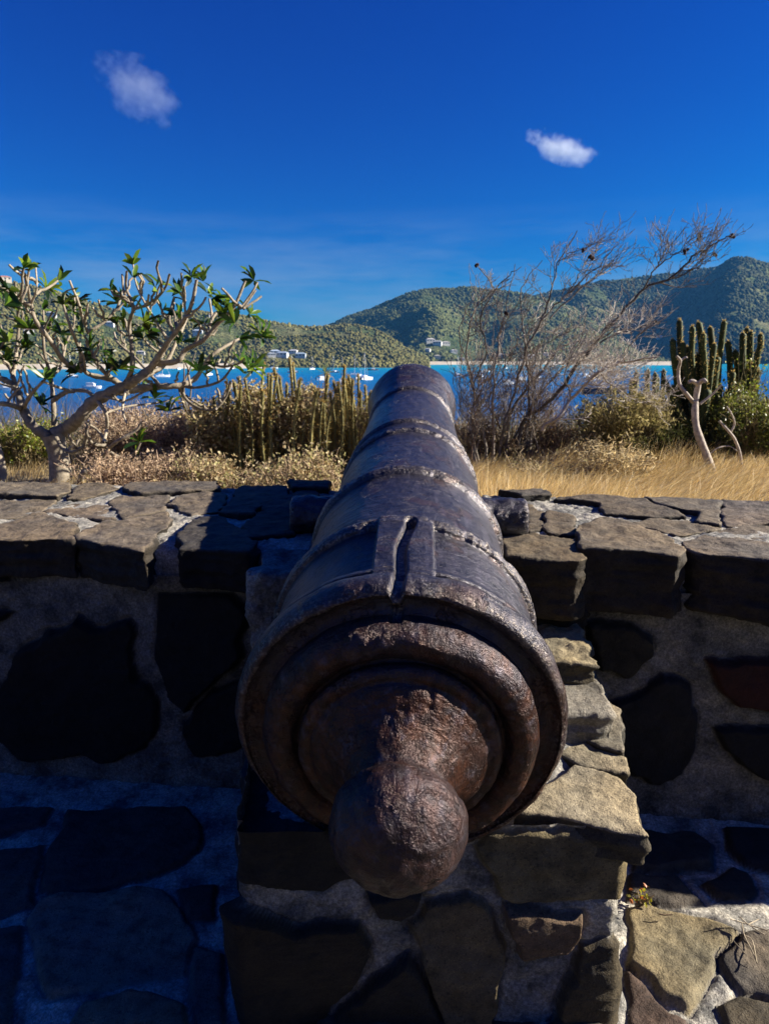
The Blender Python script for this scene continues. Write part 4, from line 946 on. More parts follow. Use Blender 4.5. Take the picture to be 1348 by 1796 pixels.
# ------------------------------------------------------------------ bare tree right of the cannon
def c3(pts, d0, d1, wob=.08):
    n = len(pts); return np.array([ony(780+x*.4214, 380+y*.4214, d0+(d1-d0)*k/(n-1)+rng.uniform(-wob, wob)*(k > 0)) for k, (x, y) in enumerate(pts)])
B0 = ony(890, 850, 5.6); B0 = np.array([B0.x, 5.6, gz(B0.x, 5.6)-.03])
bt = empty('bare_tree', tuple(B0), 'leafless grey tree of many thin tangled branches leaning right beside the muzzle', 'tree')
g = G(B0); gtw = G(B0)
GC = (.16, .14, .12)
BT = [
 ([(400,900),(420,868),(470,838),(522,760),(640,645),(740,605),(850,590),(900,570)], .026, .007, 5.3, 5.0, (.36,.32,.27)),
 ([(300,1000),(330,850),(450,755),(560,605),(700,440),(830,300),(930,262),(1030,170),(1110,120),(1190,75)], .028, .006, 5.6, 5.0, (.10,.09,.085)),
 ([(830,300),(870,220),(950,160),(1010,140),(1055,80)], .010, .005, 5.2, 5.3, (.13,.12,.11)), ([(930,262),(1010,230),(1080,195),(1120,160)], .008, .004, 5.1, 5.0, (.12,.11,.1)),
 ([(870,220),(900,170),(915,130)], .006, .004, 5.2, 5.2, GC), ([(1000,210),(1060,170),(1090,110),(1180,95)], .006, .004, 5.1, 5.1, GC),
 ([(250,1000),(280,800),(420,620),(500,530),(640,510),(750,430)], .024, .006, 5.6, 5.9, GC),
 ([(225,1000),(240,880),(300,700),(340,540),(400,440),(440,320),(470,200),(550,60)], .022, .005, 5.6, 5.3, GC),
 ([(400,440),(500,330),(620,220),(720,110)], .011, .004, 5.4, 5.2, GC), ([(440,420),(560,300),(680,220),(765,150)], .011, .004, 5.4, 5.7, GC),
 ([(180,1060),(160,900),(135,780),(90,560),(130,380),(200,300),(128,190)], .020, .005, 5.5, 5.6, (.2,.18,.15)),
 ([(205,1040),(200,700),(228,500),(252,400),(292,200)], .018, .004, 5.5, 5.3, (.22,.19,.16)),
 ([(340,1000),(350,700),(330,500),(320,300),(400,180)], .018, .004, 5.6, 5.9, (.12,.11,.1)),
 ([(270,960),(420,700),(600,560),(720,480),(880,440),(970,375)], .020, .004, 5.7, 6.0, (.11,.1,.1)),
 ([(150,1080),(110,900),(120,700),(60,500),(110,340)], .015, .004, 5.4, 5.2, (.2,.18,.15)), ([(120,700),(170,560),(150,400),(250,260),(320,210)], .012, .004, 5.4, 5.2, GC),
 ([(470,200),(520,150),(580,135)], .006, .004, 5.3, 5.2, GC), ([(500,330),(560,240),(600,160),(660,130)], .007, .004, 5.3, 5.4, GC),
 ([(522,760),(500,640),(560,520),(590,400)], .010, .004, 5.2, 5.0, (.3,.27,.23)), ([(740,605),(780,520),(830,470),(880,430)], .008, .004, 5.1, 5.0, (.2,.18,.16)),
 ([(230,880),(180,760),(250,640),(230,540)], .012, .005, 5.5, 5.6, (.12,.08,.05)), ([(420,620),(470,700),(600,700),(700,680),(830,650)], .009, .004, 5.6, 5.4, (.3,.27,.23)),
 ([(640,645),(700,700),(790,690),(850,650)], .008, .004, 5.2, 5.2, (.3,.27,.23)),
]
allb = []
for k in range(26):                         # the thicket of thin stems round its foot
    x0 = rng.uniform(100, 420); x = x0; d = rng.uniform(5.2, 6.0); yt = rng.uniform(330, 720); pts = [(x0, 1060)]
    for yy_ in np.linspace(960, yt, 6): x += rng.normal()*22+12; pts.append((x, yy_))
    BT.append((pts, rng.uniform(.006, .011), .003, d, d+rng.uniform(-.2, .2), [GC, (.24,.2,.16), (.14,.09,.06), (.34,.3,.26)][rng.randint(4)]))
for k in range(16):                         # pale arching twigs in the middle of the crown
    x, y = rng.uniform(300, 740), rng.uniform(470, 780); a = rng.uniform(-.2, 1.1); pts = [(x, y)]
    for q in range(5): a += rng.normal()*.35; x += 34*math.cos(a); y -= 34*math.sin(a); pts.append((x, y))
    d = rng.uniform(5.0, 5.8); BT.append((pts, .0055, .002, d, d+.1, (.42,.38,.33)))
for pts, r0, r1, d0, d1, c in BT:
    P = spl(c3(pts, d0, d1), 5); n = len(P); P += rng.normal(size=P.shape)*.006
    rad = np.linspace(r0, r1, n)*.62; g.tube(P, rad, 6, np.array(c)*rng.uniform(.8, 1.2)); allb.append((P, rad, c))
def twig(P, rad, c, lev):
    n = len(P)
    for _ in range(int([6, 4, 3][lev])):
        k = rng.randint(n//4, max(n//4+1, int(n*(.78 if lev == 0 else 1))-1)); p = P[k]; t = P[min(k+1, n-1)]-P[k-1]; t = t/(np.linalg.norm(t)+1e-9)
        d = t*.7+rng.normal(size=3)*[.5, .55, .35]+[.12, 0, .22]; d /= np.linalg.norm(d)
        L = rng.uniform(.10, .32)*[1, .62, .4][lev]; q = [p]; m = 7
        for s_ in range(m): d = d+rng.normal(size=3)*.16+[.01, 0, .035]; d /= np.linalg.norm(d); q.append(q[-1]+d*L/m)
        r0 = min(rad[k]*.6, .006); rr = np.linspace(r0, .0018, m+1); gtw.tube(q, rr, 4, np.array(c)*rng.uniform(.8, 1.7)+[.03, .025, .02], False)
        if lev < 2: twig(np.array(q), rr, c, lev+1)
for P, rad, c in allb: twig(P, rad, c, 0)
g.build('branch', BARK, bt); gtw.build('twigs', BARK, bt)
for x, y in [(1055,80),(1190,75),(1120,160),(1000,143),(600,165),(580,140),(615,170),(128,200),(880,435),(250,400)]:
    p = np.array(ony(780+x*.4214, 380+y*.4214, 5.1))
    gp = G(B0)
    for q in range(4):
        c = p+rng.normal(size=3)*.008; gp.tube([c-[0, 0, .014], c-[0, 0, .007], c, c+[0, 0, .008]], [.003, .010, .011, .003], 6, (.035, .02, .016))
    gp.build('seed_pod', BARK, bt)

# ------------------------------------------------------------------ columnar cacti
def cactus(name, loc, cols, r, label, group, base=None, mat=CACT, c=(.038, .052, .012)):
    o = empty(name, loc, label, 'cactus', group); L0 = np.array(loc)
    for (P, rad) in cols:
        P = np.asarray(P); n = len(P); g = G(L0); rr = np.full(n, rad); rr[0] *= .75
        tipn = []; d = P[-1]-P[-2]; d /= np.linalg.norm(d)
        ex = [P[-1]+d*rad*a for a in (.35, .7, .95, 1.05)]; re = [rad*a for a in (.93, .68, .32, .03)]
        cc = np.array(c)*rng.uniform(.7, 1.4)
        g.tube(np.vstack([P, ex]), np.r_[rr, re], 18, cc, ribs=9)
        st = g.build('stem', mat, o)
        # spines as fine bristles along the ribs
        m = int(len(P)*26); k = rng.randint(0, n-1, m); f = rng.uniform(0, 1, m)[:, None]; p = P[k]*(1-f)+P[k+1]*f
        t = np.tile(d, (m, 1)); a = np.cross(t, rng.normal(size=(m, 3))); a /= np.linalg.norm(a, axis=1)[:, None]
        q = G(L0); tp = P[-1]+d*rad*rng.uniform(.2, 1, (30, 1)); at_ = rng.normal(size=(30, 3))+d*1.2; at_ /= np.linalg.norm(at_, axis=1)[:, None]
        q.leaves(np.vstack([p+a*rad*.95, tp]), np.vstack([a+t*.5, at_]), .026, .0045, (.50, .36, .12)); tag(q.build('spines', DRY, st), kind='stuff')
        if len(cols) > 20: pass
    return o
CC = np.array([1, 1])
def col(xb, yb, xt, yt, db, dt=None, bend=0.0, n=8):
    """one stem from its foot to its top, pixels with depth"""
    dt = dt or db; a = np.array(ony(xb, yb, db)); b = np.array(ony(xt, yt, dt)); f = np.linspace(0, 1, n)[:, None]
    P = a*(1-f)+b*f; P[:, 0] += bend*np.sin(f[:, 0]*math.pi); P += rng.normal(size=P.shape)*.004; return P
D1 = 6.2; rw = .023
big = [(col(1200,800,1178,598,D1),rw),(col(1215,790,1190,566,D1+.1,bend=-.03),rw),(col(1234,745,1213,576,D1,bend=-.05),rw*.95),(col(1236,745,1226,568,D1+.15),rw*1.1),
       (col(1238,745,1232,590,D1-.1),rw*.9),(col(1240,745,1245,578,D1+.05,bend=.04),rw),(col(1250,790,1268,567,D1+.1,bend=-.02),rw),(col(1225,800,1205,650,D1-.1),rw),
       (col(1240,820,1256,630,D1),rw*1.15),(col(1205,830,1181,680,D1+.1),rw),(col(1212,830,1238,690,D1-.15),rw*1.5),(col(1240,830,1215,720,D1-.1),rw*1.4),(col(1250,830,1258,680,D1+.1),rw*1.4)]
for xb, yb, xt, yt in ((1195,815,1186,640),(1208,800,1203,612),(1222,800,1221,625),(1246,800,1238,640),(1232,790,1252,605),(1258,800,1247,700),(1218,830,1228,730),(1262,820,1272,690)):
    big.append((col(xb, yb, xt, yt, D1+rng.uniform(-.15, .25), bend=rng.uniform(-.02, .02)), rw*rng.uniform(.85, 1.1)))
for xb, yb, xt, yt in ((1225,770,1166,668),(1245,770,1284,655),(1238,760,1196,604)):
    big.append((col(xb, yb, xt, yt, D1-.1, bend=(.03 if xt > xb else -.03)), rw*.9))
big2 = [(col(1285,800,1283,650,D1+.2),rw),(col(1310,800,1318,640,D1+.2),rw*.9),(col(1294,820,1296,680,D1),rw*1.2),(col(1290,800,1276,603,D1+.3),rw),(col(1300,800,1290,618,D1+.3),rw),(col(1295,790,1303,588,D1+.2,bend=.01),rw*1.1),(col(1302,790,1308,579,D1+.35),rw),
        (col(1305,790,1316,586,D1+.3),rw*.95),(col(1299,700,1334,590,D1+.1,bend=.03),rw),(col(1300,830,1328,650,D1+.3),rw*.9),(col(1276,830,1263,700,D1+.2),rw*1.1),(col(1266,830,1270,735,D1),rw*.85)]
l0 = ony(1228, 840, D1); l0 = (l0.x, D1, gz(l0.x, D1))
cactus('candle_cactus', l0, big, rw, 'big dark candle cactus whose stems fan out behind the forked white stump', 'tall candle cacti at the right')
l1 = ony(1300, 840, D1+.3); l1 = (l1.x, D1+.3, gz(l1.x, D1+.3))
cactus('candle_cactus', l1, big2, rw, 'tall candle cactus at the right edge with yellow green climber on it', 'tall candle cacti at the right')
sm = [(1115,672,655),(1135,690,652),(1148,690,658),(1152,700,665),(1163,695,652),(1107,690,668)]
for k, (x, y, yt) in enumerate(sm):
    p = ony(x, 720, 8.0+.2*k); p = (p.x, 8.0+.2*k, gz(p.x, 8.0+.2*k))
    cactus('candle_cactus', p, [([np.array([p[0], p[1], p[2]]), *[np.array(p)*(1-f)+np.array(ony(x, yt, p[1]))*f for f in (.25, .5, .75, 1)]], .026)], .02,
           'small lone candle cactus poking above the bush left of the big cactus', 'small cactus tips behind the grey bush', c=(.05, .06, .02))
# thin organ pipe cacti behind the dry shrub, left of the muzzle
thin = [(463,640),(481,650),(486,660),(508,632),(514,640),(396,690),(410,672),(420,665),(430,668),(385,690),(575,660),(585,672),(601,668),(604,645),(618,668),(628,660),(632,690),(640,680),(646,700),(560,690),(597,700),(610,700),(650,690),(375,700),(402,684),(527,665)]
random.seed(4)
EX = [[(random.uniform(a, b), random.uniform(c, d)) for _ in range(n)] for a, b, c, d, n in ((455,545,650,745,11),(370,430,670,740,10),(545,615,662,745,14),(590,655,662,740,19))]
grp = [thin[0:5], thin[5:10]+thin[23:25], thin[10:14]+thin[19:22], thin[14:19]+thin[22:23]]
gl_ = ['clump of thin candle cacti rising from the tan shrub below the headland', 'clump of thin green candle cacti at the right edge of the leafy tree', 'clump of thin candle cacti beside the ochre bush', 'clump of thin candle cacti touching the left edge of the cannon muzzle']
for gi, (gg, lb) in enumerate(zip(grp, gl_)):
    gg = gg+EX[gi]
    dd = 5.35+.25*(gi % 2); m = np.mean([q[0] for q in gg]); p = ony(m, 840, dd); p = (p.x, dd, gz(p.x, dd)); cs = []
    for x, y in gg:
        e = dd+rng.uniform(-.25, .55); a = ony(x+rng.uniform(-3, 3), 840, e); b = ony(x, y, e); a.z = gz(a.x, e)-.02
        f = np.linspace(0, 1, 8)[:, None]; P = np.array(a)*(1-f)+np.array(b)*f; P[:, 0] += rng.uniform(-.06, .06)*np.sin(f[:, 0]*3.1)+rng.uniform(-.05, .05)*(1-f[:, 0])
        cs.append((P, rng.uniform(.008, .0125)))
    cactus('candle_cactus', p, cs, .02, lb, 'thin candle cacti left of the cannon', c=(.17, .155, .055))
# ------------------------------------------------------------------ shrubs of stems with small leaves
def shrub(name, px0, px1, ytop, d, dep, nst, nl, LL, LW, cols, stemc, label, cat, mat, ybase=850, wild=.5, twigs=True, group=None, lean=0.0):
    cx = (px0+px1)/2; b = ony(cx, ybase, d); z0 = gz(b.x, d); o = empty(name, (b.x, d, z0), label, cat, group); L0 = np.array((b.x, d, z0))
    hw = (px1-px0)/2/FP*d; g = G(L0); PL_ = []; 
    for k in range(nst):
        u = rng.uniform(-1, 1); v = rng.uniform(-1, 1); x0 = b.x+u*hw*.6; y0 = d+v*dep*.6
        yt = ytop(cx+u*(px1-px0)/2) if callable(ytop) else ytop
        top_ = ony(cx+u*(px1-px0)/2, yt, d).z
        H = (top_-z0)*rng.uniform(.84, 1.03)*(1-.12*v*v)
        P = [np.array([x0, y0, gz(x0, y0)-.02])]; e = np.array([u*hw*.4+rng.normal()*.08*wild+lean*H, v*dep*.4, 0])
        m = 8
        for s_ in range(1, m+1): f = s_/m; P.append(P[0]+e*f**1.3+np.array([0, 0, H*f])+rng.normal(size=3)*.02*wild)
        P = np.array(P); g.tube(P, np.linspace(.007, .002, m+1), 5, np.array(stemc)*rng.uniform(.6, 1.4), False); PL_.append(P)
        for _ in range(5 if twigs else 2):
            q = rng.randint(2, m); dd = rng.normal(size=3)*[.6, .6, .3]+[lean, 0, .5]; dd /= np.linalg.norm(dd); L = rng.uniform(.08, .25)*H*.8
            Q = np.array([P[q]+dd*L*t+rng.normal(size=3)*.008 for t in np.linspace(0, 1, 5)]); g.tube(Q, np.linspace(.003, .0012, 5), 4, np.array(stemc)*rng.uniform(.6, 1.5), False); PL_.append(Q)
    g.build('stems', BARK, o)
    if nl:
        g = G(L0); idx = rng.randint(0, len(PL_), nl); pos = np.array([PL_[i][min(len(PL_[i])-1, int(len(PL_[i])*rng.uniform(.04, 1)**.8))] for i in idx])+rng.normal(size=(nl, 3))*[.035, .035, .03]
        clump = fbm(pos, 7, 2, 77); keep = clump > -.22; pos = pos[keep]; n2 = len(pos)
        dr_ = rng.normal(size=(n2, 3))+[lean, 0, .3]
        g.leaves(pos, dr_, LL*rng.uniform(.5, 1.3, n2), LW*rng.uniform(.6, 1.3, n2), np.array(cols)[rng.randint(0, len(cols), n2)]*rng.uniform(.7, 1.25, (n2, 1)), fold=.2)
        g.build('foliage', mat, o)
    return o
def W_(a, b, amp, s): return lambda x: a+b*(x)+amp*math.sin(x*.05+s)+amp*.6*math.sin(x*.13+s*2)
tan = [(.56,.46,.25), (.44,.34,.18), (.68,.58,.35), (.28,.19,.09), (.50,.43,.22), (.36,.34,.14)]
shrub('dry_shrub', 345, 470, W_(698,0,16,1), 5.7, .35, 90, 12000, .040, .026, tan, (.20,.14,.09), 'tan shrub of curled dead leaves just right of the leafy tree', 'shrub', DRY, group='tan dead leaved shrubs')
shrub('dry_shrub', 430, 565, W_(688,0,16,2), 5.8, .4, 100, 14000, .040, .026, tan, (.20,.14,.09), 'widest tan shrub of curled dead leaves under the thin cactus clump', 'shrub', DRY, group='tan dead leaved shrubs')
shrub('ochre_bush', 528, 578, W_(668,0,5,2), 6.2, .25, 30, 3200, .016, .008, [(.38,.27,.07),(.30,.2,.05),(.45,.34,.1)], (.2,.14,.07), 'round ochre brown bush left of the muzzle', 'bush', DRY)
shrub('dry_brush', 560, 660, W_(705,0,12,3), 5.8, .3, 240, 6000, .045, .014, [(.48,.40,.20),(.56,.45,.26),(.26,.24,.08),(.34,.32,.12)], (.28,.22,.13), 'thicket of upright dry stalks touching the left side of the barrel', 'brush', DRY, wild=.3)
shrub('dry_brush', 150, 380, W_(715,0,14,0), 6.2, .5, 190, 12000, .030, .018, [(.50,.37,.23),(.38,.28,.19),(.58,.46,.31),(.24,.16,.11)], (.38,.29,.21), 'low brown brush of dry twigs under the leafy tree branches', 'brush', DRY, wild=1.2)
shrub('dry_brush', 250, 360, W_(790,0,10,0), 5.3, .3, 80, 3500, .030, .018, [(.44,.32,.2),(.30,.2,.12),(.5,.4,.26)], (.3,.21,.14), 'patch of russet twigs low against the wall right of the small crooked stem', 'brush', DRY, wild=1.2)
shrub('green_bush', 10, 92, W_(738,0,8,0), 5.9, .3, 60, 6500, .028, .018, [(.20,.24,.03),(.30,.31,.04),(.10,.14,.02),(.26,.22,.08)], (.25,.2,.1), 'yellow green bush at the far left behind the thick trunk', 'bush', LEAF)
shrub('dry_brush', -80, 30, W_(748,0,8,0), 6.0, .4, 80, 3500, .03, .018, [(.4,.33,.2),(.2,.2,.06)], (.36,.3,.2), 'pale dry brush cut by the left edge of the photo', 'brush', DRY)
shrub('dry_brush', 790, 1000, W_(742,0,14,1), 5.9, .4, 220, 5000, .034, .013, [(.24,.16,.09),(.16,.12,.07),(.36,.28,.17)], (.20,.15,.11), 'dense dry stalks at the foot of the leafless tree', 'brush', DRY, wild=.7)
olv = [(.26,.22,.08),(.36,.30,.13),(.14,.13,.04),(.44,.37,.17)]
shrub('grey_bush', 1005, 1140, W_(690,0,10,1), 5.9, .45, 170, 20000, .042, .010, olv, (.22,.18,.10), 'rounded olive brown bush left of the big cactus', 'bush', DRY, wild=1.0)
shrub('grey_bush', 1085, 1230, W_(688,0,10,4), 6.7, .45, 160, 16000, .042, .012, olv, (.22,.18,.10), 'olive brown bush behind the foot of the forked white stump', 'bush', DRY, wild=1.0)
shrub('dark_bush', 1080, 1250, W_(755,0,10,4), 5.8, .3, 110, 14000, .055, .009, [(.05,.06,.015),(.09,.09,.03),(.03,.035,.01)], (.10,.08,.05), 'dark low tussocky bush around the foot of the forked white stump', 'bush', DRY, wild=1.2)
shrub('green_bush', 1240, 1400, W_(690,0,14,4), 5.9, .4, 140, 16000, .026, .016, [(.13,.16,.025),(.20,.22,.04),(.06,.08,.015),(.28,.27,.07)], (.2,.16,.08), 'olive green bush filling the right edge below the cactus', 'bush', LEAF, wild=1.0)
shrub('climbing_vine', 1278, 1318, W_(620,0,10,4), 6.35, .12, 24, 900, .030, .022, [(.30,.36,.03),(.40,.42,.05),(.16,.24,.03)], (.3,.26,.12), 'yellow green leafy climber hanging over the right hand cactus', 'vine', LEAF, ybase=800)
shrub('dry_brush', 1330, 1560, W_(650,0,14,4), 7.5, .6, 80, 3000, .03, .012, olv, (.2,.16,.1), 'grey brown brush beyond the right edge cactus', 'brush', DRY, wild=1.0)
shrub('dry_brush', 880, 1080, W_(800,0,14,4), 5.1, .3, 60, 900, .03, .006, tan, (.34,.27,.17), 'thin straw stalks in front of the leafless tree', 'brush', DRY, wild=1.0)
straw = [(.66,.52,.28),(.56,.42,.22),(.74,.62,.38),(.36,.28,.13)]
shrub('dry_brush', 360, 640, W_(708,0,14,2), 6.1, .35, 230, 5000, .05, .010, straw, (.46,.37,.22), 'pale upright straw stalks standing among the thin candle cacti', 'brush', DRY, wild=.25)
shrub('dry_shrub', 300, 470, W_(797,0,12,5), 4.3, .3, 70, 3200, .026, .017, tan, (.34,.25,.16), 'low tan shrub close behind the shaded capstones left of the cannon', 'shrub', DRY, wild=.8)
shrub('dry_shrub', 460, 600, W_(792,0,12,3), 4.2, .3, 70, 3000, .026, .017, tan, (.34,.25,.16), 'low tan shrub between the wall and the barrel on its left side', 'shrub', DRY, wild=.8)
shrub('dry_brush', 150, 300, W_(795,0,8,3), 4.4, .3, 60, 2600, .022, .014, [(.52,.38,.24),(.40,.28,.18),(.62,.48,.33)], (.36,.26,.18), 'low russet brush behind the wall just right of the thick pale trunk', 'brush', DRY, wild=1.0)
shrub('dry_brush', 1010, 1130, W_(780,0,14,3), 5.1, .3, 60, 2200, .045, .007, straw, (.44,.36,.22), 'wispy straw tuft in front of the rounded olive bush', 'brush', DRY, wild=1.2, lean=.2)
# agave like tuft on a stalk
p = ony(570, 655, 6.6); zb = gz(p.x, 6.6); o = empty('yucca_plant', (p.x, 6.6, zb), 'tufted rosette of green pointed leaves on a thin stalk above the ochre bush', 'plant')
g = G((p.x, 6.6, zb)); g.tube([(p.x, 6.6, zb), (p.x+.01, 6.6, (zb+p.z)/2), tuple(p)], [.014, .012, .010], 6, (.25, .2, .12)); g.build('stalk', BARK, o)
g = G((p.x, 6.6, zb)); rosette(g, np.array(p), (0, 0, 1), 26, .12, .014, [(.16,.22,.08),(.3,.33,.14),(.45,.4,.28)], (.2, 1.9)); g.build('foliage', LEAF, o)
# leaning bare trunk between the leafy tree and the tan shrub
p = c1([(1045,1090),(1000,980),(960,930),(905,850),(872,770),(850,700)], 5.6, 5.5, .02); b0 = p[0].copy(); b0[2] = gz(b0[0], b0[1])-.02
o = empty('dead_trunk', tuple(b0), 'thin dark bare trunk leaning left out of the tan shrub', 'tree')
g = G(b0); P = spl(np.vstack([[b0], p]), 5); g.tube(P, np.linspace(.032, .017, len(P)), 8, (.10, .09, .07)); g.build('trunk', BARK, o)
g = G(b0)
for k in range(5):
    q = P[-1-k*4]; d = np.array([rng.uniform(-.7, .7), rng.uniform(-.4, .4), .7]); g.tube([q, q+d*.1, q+d*.2+[0, 0, .03], q+d*.28+[0, 0, .08]], [.011, .009, .007, .004], 6, (.14, .12, .1))
g.build('branch', BARK, o)
# forked pale stump before the big cactus
p = c3([(1122,1105),(1085,990),(1050,900),(1038,820),(1045,740),(1055,690)], 5.2, 5.3, .02); b0 = p[0].copy(); b0[2] = gz(b0[0], b0[1])-.02
o = empty('forked_stump', tuple(b0), 'bleached bare forked stump in front of the big cactus', 'stump'); PC = (.42, .37, .31)
g = G(b0); P = spl(np.vstack([[b0], p]), 5); g.tube(P, np.linspace(.036, .020, len(P))*(1+.08*np.sin(np.arange(len(P)))), 9, PC)
g.build('trunk', BARK, o)
g = G(b0)
for pts, r0, r1 in (([(1035,775),(1010,745),(975,700),(970,640),(978,600),(962,580)], .017, .010), ([(1052,700),(1030,685),(1010,690)], .018, .013), ([(1055,695),(1075,680),(1085,690)], .018, .013),
                    ([(1060,780),(1110,740),(1150,700)], .010, .006), ([(978,600),(1000,585),(1005,590)], .009, .007), ([(1088,1000),(1130,965),(1180,955),(1215,975)], .007, .003), ([(1232,1060),(1226,990),(1205,930),(1180,895),(1140,850)], .013, .010), ([(1185,900),(1203,862),(1190,820),(1172,790)], .009, .005)):
    P = spl(c3(pts, 5.28, 5.25, .03), 5); g.tube(P, np.linspace(r0, r1, len(P)), 7, PC)
g.build('branch', BARK, o)
# second little trunk at the very left
p = ony(8, 852, 5.1); z = gz(p.x, 5.1); o = empty('small_trunk', (p.x, 5.1, z), 'slim pale trunk at the left edge behind the wall', 'tree'); g = G((p.x, 5.1, z))
P = spl([(p.x, 5.1, z-.02), (p.x-.01, 5.1, z+.2), (p.x-.05, 5.1, z+.42), (p.x-.03, 5.15, z+.62), (p.x-.12, 5.15, z+.85)], 5); g.tube(P, np.linspace(.036, .012, len(P)), 8, (.36, .31, .24)); g.build('trunk', BARK, o)
g = G((p.x, 5.1, z))
for k in range(6):
    q = P[-1-k*2]; d = np.array([rng.uniform(-.6, .3), rng.uniform(-.4, .4), .7]); g.tube([q, q+d*.12, q+d*.22+[0, 0, .04], q+d*.3+[0, 0, .1]], [.011, .009, .007, .005], 6, (.3, .26, .2))
g.build('branch', BARK, o)
# ------------------------------------------------------------------ golden grass
def blades(name, n, fx, H, Wd, lean, cols, label, seed):
    r = np.random.RandomState(seed); X, Y = fx(r, n); n = len(X); Z = ground_z(X, Y)
    cl = fbm(np.c_[X, Y, X*0], 2.2, 3, seed); h = H*(.55+.6*r.uniform(0, 1, n))*(1+.7*cl)
    dirx = lean+r.normal(size=n)*.35+fbm(np.c_[X, Y, X*0], 1.6, 2, seed+4)*.9; diry = r.normal(size=n)*.4-.1
    t = np.array([0, .3, .65, 1.0]); wd = Wd*np.array([1, .9, .6, .12])
    a = r.uniform(0, math.pi, n); sx_ = np.cos(a); sy_ = np.sin(a)*.5
    V = []
    for k in range(4):
        bx = X+dirx*h*t[k]**1.9*.9; by = Y+diry*h*t[k]**1.9*.9; bz = Z-.01+h*t[k]*(1-.28*t[k]*np.clip(np.abs(dirx), 0, 1))
        for s_ in (-1, 1): V.append(np.c_[bx+s_*wd[k]*sx_, by+s_*wd[k]*sy_, bz])
    V = np.stack(V, 1).reshape(-1, 3); F = (np.arange(n)[:, None, None]*8+np.array([(0, 1, 3, 2), (2, 3, 5, 4), (4, 5, 7, 6)])[None]).reshape(-1, 4)
    c = np.array(cols)[r.randint(0, len(cols), n)]*r.uniform(.65, 1.25, (n, 1))
    tag(mesh_np(name, V, F, GRASS, np.repeat(c, 8, axis=0)), label, 'grass', kind='stuff')
gold = [(.74,.55,.24), (.80,.64,.32), (.64,.46,.19), (.84,.70,.42), (.45,.32,.13)]
def fR(r, n): X = r.uniform(.15, 4.2, n); Y = r.uniform(0, 1, n)**1.1*4.2+2.22-.14*X; return X, Y
blades('dry_grass', 60000, fR, .20, .0022, .55, gold, 'windblown golden grass behind the wall right of the cannon', 5)
def fL(r, n): X = r.uniform(-4.5, .15, n); Y = r.uniform(0, 1, n)**1.2*3.8+2.35-.14*X; return X, Y
blades('dry_grass', 26000, fL, .085, .0022, .2, gold+[(.3,.2,.1)], 'short golden grass behind the wall left of the cannon', 6)
def fB(r, n): X = r.uniform(-9, 11, n); Y = r.uniform(6.3, 11, n); return X, Y
blades('dry_grass', 26000, fB, .55, .004, .2, [(.3,.24,.14), (.22,.19,.1), (.4,.32,.2), (.16,.17,.07)], 'rough mixed scrub grass on the slope beyond the shrubs', 7)
# weeds and straws on the platform
def weed(px, py, label, cols, n, L):
    p = onz(px, py, 0.0); o = empty('weed', tuple(p), label, 'weed'); g = G(tuple(p))
    for k in range(n):
        d = np.array([rng.uniform(-.5, .7), rng.uniform(-.5, .3), .8]); d /= np.linalg.norm(d); q = np.array(p)
        P = [q, q+d*L*.5, q+d*L+[0, 0, L*.1]]; g.tube(P, [.0012, .001, .0007], 4, (.32, .24, .14), False)
    g.build('stems', BARK, o); g = G(tuple(p))
    m = n*4; pos = np.array(p)+rng.normal(size=(m, 3))*[L*.35, L*.3, L*.25]+[0, 0, L*.7]
    g.leaves(pos, rng.normal(size=(m, 3)), .012, .007, np.array(cols)[rng.randint(0, len(cols), m)]); g.build('foliage', LEAF, o)
weed(1124, 1590, 'tiny weed with yellow and rusty leaves at the pier corner', [(.4, .38, .03), (.4, .12, .03), (.22, .2, .05)], 7, .04)
p = onz(1310, 1640, .02); o = None
g = G(tuple(p))
for pts in ([(1280,1612),(1300,1618),(1345,1632)],[(1300,1618),(1304,1640),(1318,1668),(1327,1690)],[(1310,1622),(1330,1612)],[(1304,1640),(1318,1650),(1326,1688)],[(1285,1650),(1305,1672)],[(1296,1608),(1312,1622),(1340,1640)]):
    P = np.array([onz(x, y, .022+rng.uniform(0, .012)) for x, y in pts]); g.tube(spl(P, 4), .0013, 4, (.45, .38, .27), False)
tag(g.build('dry_sprig', BARK), 'dry forked straw sprig lying on the sunlit platform stone', 'straw'); bpy.data.objects['dry_sprig'].location = p
g = G(tuple(onz(1170, 1605, .02))); P = np.array([onz(x, y, .02) for x, y in ((1155,1603),(1165,1605),(1178,1604))]); g.tube(P, .0016, 4, (.12, .08, .05), False)
q = tag(g.build('twig', BARK), 'short brown twig lying on the sunlit platform stone beside the pier', 'twig'); q.location = onz(1170, 1605, .02)
